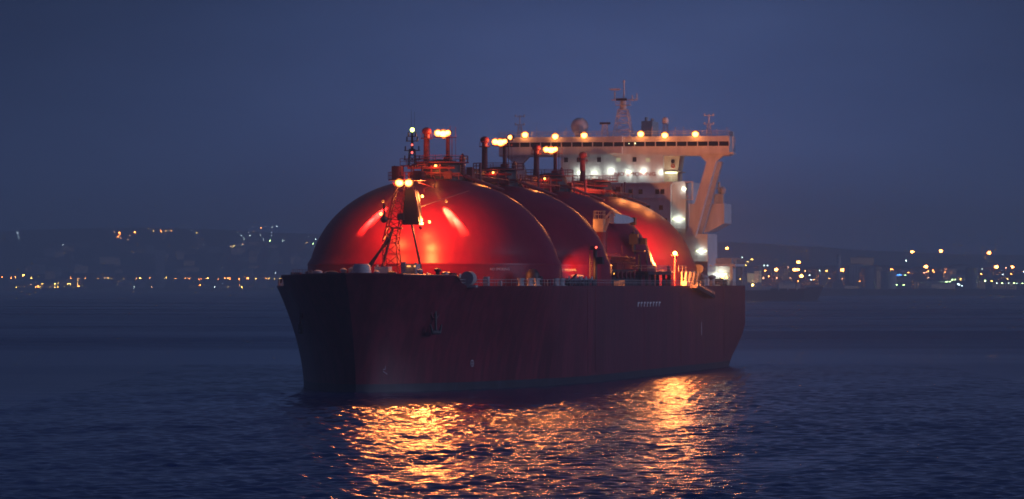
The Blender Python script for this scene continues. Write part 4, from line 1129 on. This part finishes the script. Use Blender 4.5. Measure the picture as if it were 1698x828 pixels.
LEFT_HILL = [
    (-1478.7,13596,172.1,'w1'),(-1464,13488,158.2,'w1'),(-1313.6,13304,134.8,'w1'),(-1191.6,13616,174.8,'d1'),(-1175.4,13608,173.8,'o3'),
    (-1171.2,13514,161.5,'o2'),(-1167.7,13544,165.4,'o1'),(-1159.8,13470,155.9,'d1'),(-1137.2,13524,162.8,'d1'),(-1134.9,13432,151,'d1'),
    (-1130.2,13616,174.8,'o3'),(-1083.5,13524,162.8,'w1'),(-1074.7,13636,177.5,'y1'),(-1052.7,13636,177.5,'o2'),(-1039.3,13649,179.1,'y1'),
    (-1022.1,13647,178.8,'o1'),(-944,13603,173.1,'y2'),(-905.1,13322,137,'w1'),(-820.7,13263,129.6,'d1'),(-820.6,13616,174.8,'w1'),
    (-811.8,13273,130.9,'y2'),(-809.9,12742,66.9,'w1'),(-805.5,13532,163.8,'w1'),(-794.6,13450,153.2,'w1'),(-788.8,13616,174.8,'w1'),
    (-788.7,13309,135.4,'d1'),(-786.5,13757,193.4,'w1'),(-779.7,13532,163.8,'w1'),(-758.8,13731,190,'o1'),(-749.4,13532,163.8,'w1'),
    (-733.3,13432,151,'w1'),(-726.3,13744,191.7,'w1'),(-719.1,13608,173.8,'w1'),(-715.3,13537,164.4,'w1'),(-713.7,13404,147.4,'g2'),
    (-712.4,13757,193.4,'w1'),(-675.6,13411,148.3,'w1'),(-655.2,12598,50.5,'w1'),(-606,13330,138,'d1'),(-602,13360,141.8,'y1'),(-583.5,13335,138.6,'g3'),
    (-580.4,13437,151.6,'w1'),]
RIGHT_SHORE = [
    (420.5,8377,29.3,'y1'),(424,8977,89.7,'o3'),(444.5,8634,54.2,'y1'),(445.4,8795,70.5,'w1'),(451.6,8705,61.4,'y1'),(462,8754,66.3,'y1'),
    (463.6,8385,30,'d1'),(475.1,8419,33.3,'o2'),(475.1,8531,44,'o2'),(479.3,8634,54.2,'w1'),(485.3,8634,54.2,'w1'),(488.3,8385,30,'d1'),
    (497.3,8551,46,'o4'),(513.1,8385,30,'d1'),(521.9,8592,50,'d1'),(524,8320,24,'o1'),(531.9,8551,46,'o4'),(536.1,8421,33.5,'o4'),(538,8547,45.6,'o3'),
    (548.3,8699,60.8,'o4'),(549.4,8350,26.8,'w1'),(549.7,8521,43.1,'y1'),(552.2,8436,34.8,'w1'),(554,8350,26.8,'o1'),(577.5,8531,44,'w1'),
    (584.8,8375,29.1,'o1'),(590.4,8531,44,'y2'),(608,8371,28.7,'d1'),(615.7,8543,45.2,'o4'),(623,8543,45.2,'o4'),(625.1,8750,65.9,'w1'),
    (635.9,8318,23.8,'o1'),(651,8446,35.8,'w1'),(657.2,8764,67.4,'w1'),(682.2,8608,51.6,'w1'),(685,8341,26,'o1'),(690.9,8402,31.6,'g1'),
    (694.1,8441,35.4,'g1'),(694.2,8385,30,'w1'),(698.1,8250,17.3,'g1'),(704.1,8441,35.4,'g1'),(708.4,8388,30.4,'y2'),(711,8250,17.3,'g2'),
    (712.5,8535,44.5,'o4'),(716.4,8441,35.4,'b2'),(719.9,8451,36.3,'b2'),(721.7,8441,35.4,'b2'),(730.8,8445,35.7,'g1'),(740.5,8496,40.6,'o1'),
    (757.2,8733,64.2,'w2'),(768.4,8394,30.9,'d1'),(769.4,8486,39.7,'d1'),(775,8501,41.2,'d1'),(780.3,8520,43,'o2'),(783.8,8907,82.2,'o3'),
    (784.1,8609,51.7,'o4'),(787.1,8907,82.2,'o2'),(789.4,8498,40.8,'o1'),(790,8533,44.3,'o2'),(793.9,8313,23.3,'g1'),(795.6,8309,23,'g1'),
    (801.1,8313,23.3,'g1'),(808.3,8496,40.6,'o1'),(809.2,8351,26.8,'g1'),(810.9,8266,19,'w1'),(811.1,8250,15.9,'w1'),(814.4,8266,19,'w1'),
    (814.5,8347,26.5,'g1'),(816.2,8250,15.9,'w1'),(825.6,8366,28.2,'y2'),(841.6,8920,83.6,'o4'),(854.1,8467,37.9,'y1'),(866.3,8322,24.2,'g2'),
    (873.9,8467,37.9,'o2'),(878.5,8322,24.2,'y2'),(883.1,8281,20.4,'w1'),(884.7,8558,46.7,'w1'),(892.6,8281,20.4,'g2'),(904.5,8279,20.2,'w1'),
    (912.2,8366,28.2,'y1'),(912.7,8454,36.6,'w1'),(914,8279,20.2,'g1'),(916.8,8605,51.3,'o4'),(919.7,8279,20.2,'w1'),(929.5,8279,20.2,'g2'),
    (929.6,8464,37.5,'o2'),(933,8586,49.5,'d1'),(933,8888,80.2,'o4'),(947.3,8605,51.3,'o3'),(957.7,8507,41.7,'w1'),]
rowhi = [t for t in LEFT_QUAY if t[2] > 25]; rowlo = [t for t in LEFT_QUAY if t[2] <= 25]
def mix_ground(fn, q, edge): return lambda X, Y: np.where(Y < edge, q, fn(X, Y))
place_lamps(rowhi, 'in the upper row on the left far shore', mix_ground(left_h, 9.5, 12040), 'lamps along the left far shore road')
place_lamps(rowlo, 'low on the left far quay edge', mix_ground(left_h, 9.5, 12040), 'lamps on the left far quay edge')
place_lamps(LEFT_HILL, 'high on the left hillside', left_h, 'lamps high on the left hillside')
rc = [t for t in RIGHT_SHORE if t[2] < 20 or True]
place_lamps([t for t in RIGHT_SHORE if t[0] < 640], 'on the harbour behind the far cargo ship', mix_ground(right_h, 9.5, 8200), 'lamps on the harbour behind the far ship')
place_lamps([t for t in RIGHT_SHORE if t[0] >= 640], 'on the far right harbour shore', mix_ground(right_h, 9.5, 8200), 'lamps on the far right shore')

# buildings on both shores
def building(x, y, g, w, d, h, m, roof, label, group):
    root = thing('building', label, 'building', (x, y, g), 0, group)
    b = MB(False); b.box(-w / 2, w / 2, -d / 2, d / 2, -12, h)
    b.build('wall', m, root)
    b = MB(False)
    if roof: b.prism([(-w / 2 - .5, h + .01), (w / 2 + .5, h + .01), (w / 2 * .3, h + 3.4), (-w / 2 * .3, h + 3.4)], -d / 2, d / 2, 'v'); b.build('roof', M['roof'], root)
    else: b.box(-w / 2 - .4, w / 2 + .4, -d / 2 - .4, d / 2 + .4, h + .01, h + .8); b.box(-w * .2, w * .1, -2, 3, h + .8, h + 3.2); b.build('roof', m, root)
    # window bands as one mass: far too many and too small to count from here
    b = MB(False)
    nf = max(1, int(h / 3.4)); nc = max(2, int(w / 4.2))
    for i in range(nf):
        for j in range(nc):
            xx = -w / 2 + w * (j + .5) / nc
            b.box(xx - .8, xx + .8, -d / 2 - .06, -d / 2 + .2, i * 3.4 + 1.2, i * 3.4 + 2.7)
    o = b.build('window', M['far_glow'] if rr.random() < .35 else M['glass'], root); o['kind'] = 'stuff'
rr = random.Random(77)
M['far_glow'] = emat('added_window_glow', (1.0, 0.62, 0.30), 0.55)  # glow added to some far windows so the facades look paler
WORD = ['pale', 'ochre', 'grey']
def town(n, x0, x1, y0, y1, fn, where, group, hmin, hmax):
    xs = sorted(rr.uniform(x0, x1) for _ in range(n))
    cnt = {}
    for x in xs:
        y = rr.uniform(y0, y1); g = float(fn(np.array([x]), np.array([y]))[0]); mi = rr.choice([0, 0, 1, 2]); roof = rr.random() < .4
        h = rr.uniform(hmin, hmax); w = rr.uniform(16, 46)
        ty = WORD[mi] + (' low' if h < (hmin + hmax) / 2 else ' tall'); cnt[ty] = cnt.get(ty, 0) + 1
        building(x, y, g, w, rr.uniform(12, 18), h, M['bld'][mi], roof, f'{ty} block {where}, {ordinal(cnt[ty])} from left', group)
town(95, -1380, -560, 12400, 13600, left_h, 'hazy on the left hillside', 'blocks on the left hillside', 8, 24)
town(22, -1370, -560, 12090, 12200, left_h, 'behind the left quay', 'blocks behind the left quay', 6, 14)
town(52, 440, 1000, 8300, 8800, right_h, 'behind the right harbour lamps', 'blocks behind the right harbour', 8, 24)
town(6, 610, 700, 8350, 8450, right_h, 'among the right harbour towers', 'towers of the right harbour', 34, 60)
# harbour tower on the left quay: a shaft with stacked landings
tw = thing('harbour_tower', 'tall pale shaft tower with stacked landings standing on the left quay', 'tower', (-931, 12020, 9))
b = MB(False); b.box(-11, 11, -6, 6, -4, 84); b.build('shaft', M['bld'][0], tw)
b = MB(False); b.box(-14.5, 14.5, -8, 8, 84, 100); b.build('head_house', M['bld'][0], tw)
for k in range(8):
    b = MB(False); b.box(-4, 13.5, -9, -6, 6 + k * 9.5, 7.6 + k * 9.5); b.build('landing', M['bld'][0], tw)
# silo group and tall slabs, right
for k, (x, w, h, lab) in enumerate(((598, 9, 62, 'thin pale chimney-like silo among the right harbour towers'), (650, 26, 40, 'broad grey silo right of the thin pale one'), (690, 30, 34, 'squat grey silo farther right on the harbour'), (842, 24, 40, 'pale round silo between the two tallest lamps on the right shore'))):
    t = thing('silo', lab, 'silo', (x, 8330, 8))
    b = MB(False); b.lathe((0, 0), [(w / 2, -4), (w / 2, h)], 20); b.build('silo_wall', M['bld'][k % 2 * 2], t, smooth=True)
    b = MB(False); b.lathe((0, 0), [(w / 2 + .5, h), (w / 2 * .6, h + 3), (.5, h + 4.2)], 20); b.build('silo_roof', M['bld'][2], t, smooth=True)

# ------------------------------------------------------------------ low cargo ship beyond the stern
fs = thing('cargo_ship', 'low dark cargo ship lying beyond the tanker stern with one lit white deckhouse', 'ship', (0, 4960, 0))
b = MB(False)
def sec(x, hw, zt): return [(x, -hw, -1), (x, -hw, zt), (x, hw, zt), (x, hw, -1)]
st = [(196, 9, 12.5), (240, 9.5, 12.0), (250, 9.5, 11.2), (318, 9.5, 11.2), (322, 8, 14.8), (334, 3.5, 15.6), (340, .4, 16.2)]
for x, hw, zt in st:
    rake = 0 if x < 318 else (x - 318) * .32
    b.pts([(x - rake, -hw * .9, -1), (x, -hw, zt), (x, hw, zt), (x - rake, hw * .9, -1)])
for i in range(len(st) - 1):
    for k in range(4):
        j = (k + 1) % 4; b.f.append((i * 4 + k, i * 4 + j, i * 4 + 4 + j, i * 4 + 4 + k))
b.f += [(0, 1, 2, 3), tuple(len(b.v) - 4 + k for k in range(4))]
b.build('hull', M['dark'], fs)
b = MB(False); b.box(254, 275, -4, 4, 14.2, 17.6); b.box(256, 272, -3, 3, 17.6, 36.5); b.box(250, 278, -4, 4, 12, 14.2); b.box(248, 282, -3.5, 3.5, 30.0, 30.8); b.tube((264, 0, 36), (264, 0, 43), .3, n=6)
b.build('deckhouse', M['white'], fs)
b = MB(False); b.box(256.6, 264.0, -3.3, -3.0, 20.5, 30); b.build('lit_wall_panel', emat('warm_lit_wall', (1.0, 0.72, 0.38), 0.34), fs)  # lamplight on the deckhouse wall put in as glowing panels
b = MB(False); b.box(264.3, 269.2, -3.3, -3.0, 20.5, 32); b.build('lit_wall_panel', emat('warm_orange_lit_wall', (1.0, 0.52, 0.28), 0.40), fs)
b = MB(False); b.box(270.2, 271.6, -3.3, -3.0, 20.0, 33); b.build('lit_wall_panel', emat('pale_lit_wall', (1.0, 0.85, 0.5), 0.34), fs)
b = MB(False)
for x in (282, 292, 302, 312): b.box(x, x + 8, -6, 6, 11.2, 13.4)
b.tube((310, 0, 11), (310, 0, 22), .35, n=6); b.tube((310, 0, 18), (318, 0, 15), .15, n=5); b.rail([(322, -5, 14.8), (339, -.5, 16)], 1.1, 3, .1)
b.build('hatch_cover', M['dark'], fs)
b = MB(False); b.ball((262.5, -4, 17.2), .8, 8); b.build('deck_lamp', M['far_y'], fs)
b = MB(False); b.box(246, 254, -9.8, -9.5, 8.8, 10.4); b.build('name_board', M['letter'], fs)

# ------------------------------------------------------------------ haze
HZ = 0.00019
hb = MB(False); hb.box(-7200, 7200, -400, 14700, -6, 235)
hz = hb.build('haze', bpy.data.materials.new('haze_air')); hz['kind'] = 'stuff'
m = hz.data.materials[0]; m.use_nodes = True
nt = m.node_tree; nt.nodes.clear()
o_ = nt.nodes.new('ShaderNodeOutputMaterial'); v_ = nt.nodes.new('ShaderNodeVolumePrincipled')
v_.inputs['Color'].default_value = (0.80, 0.93, 1.0, 1); v_.inputs['Density'].default_value = HZ; v_.inputs['Anisotropy'].default_value = 0.3
nt.links.new(v_.outputs['Volume'], o_.inputs['Volume'])
cy.volume_step_rate = 10
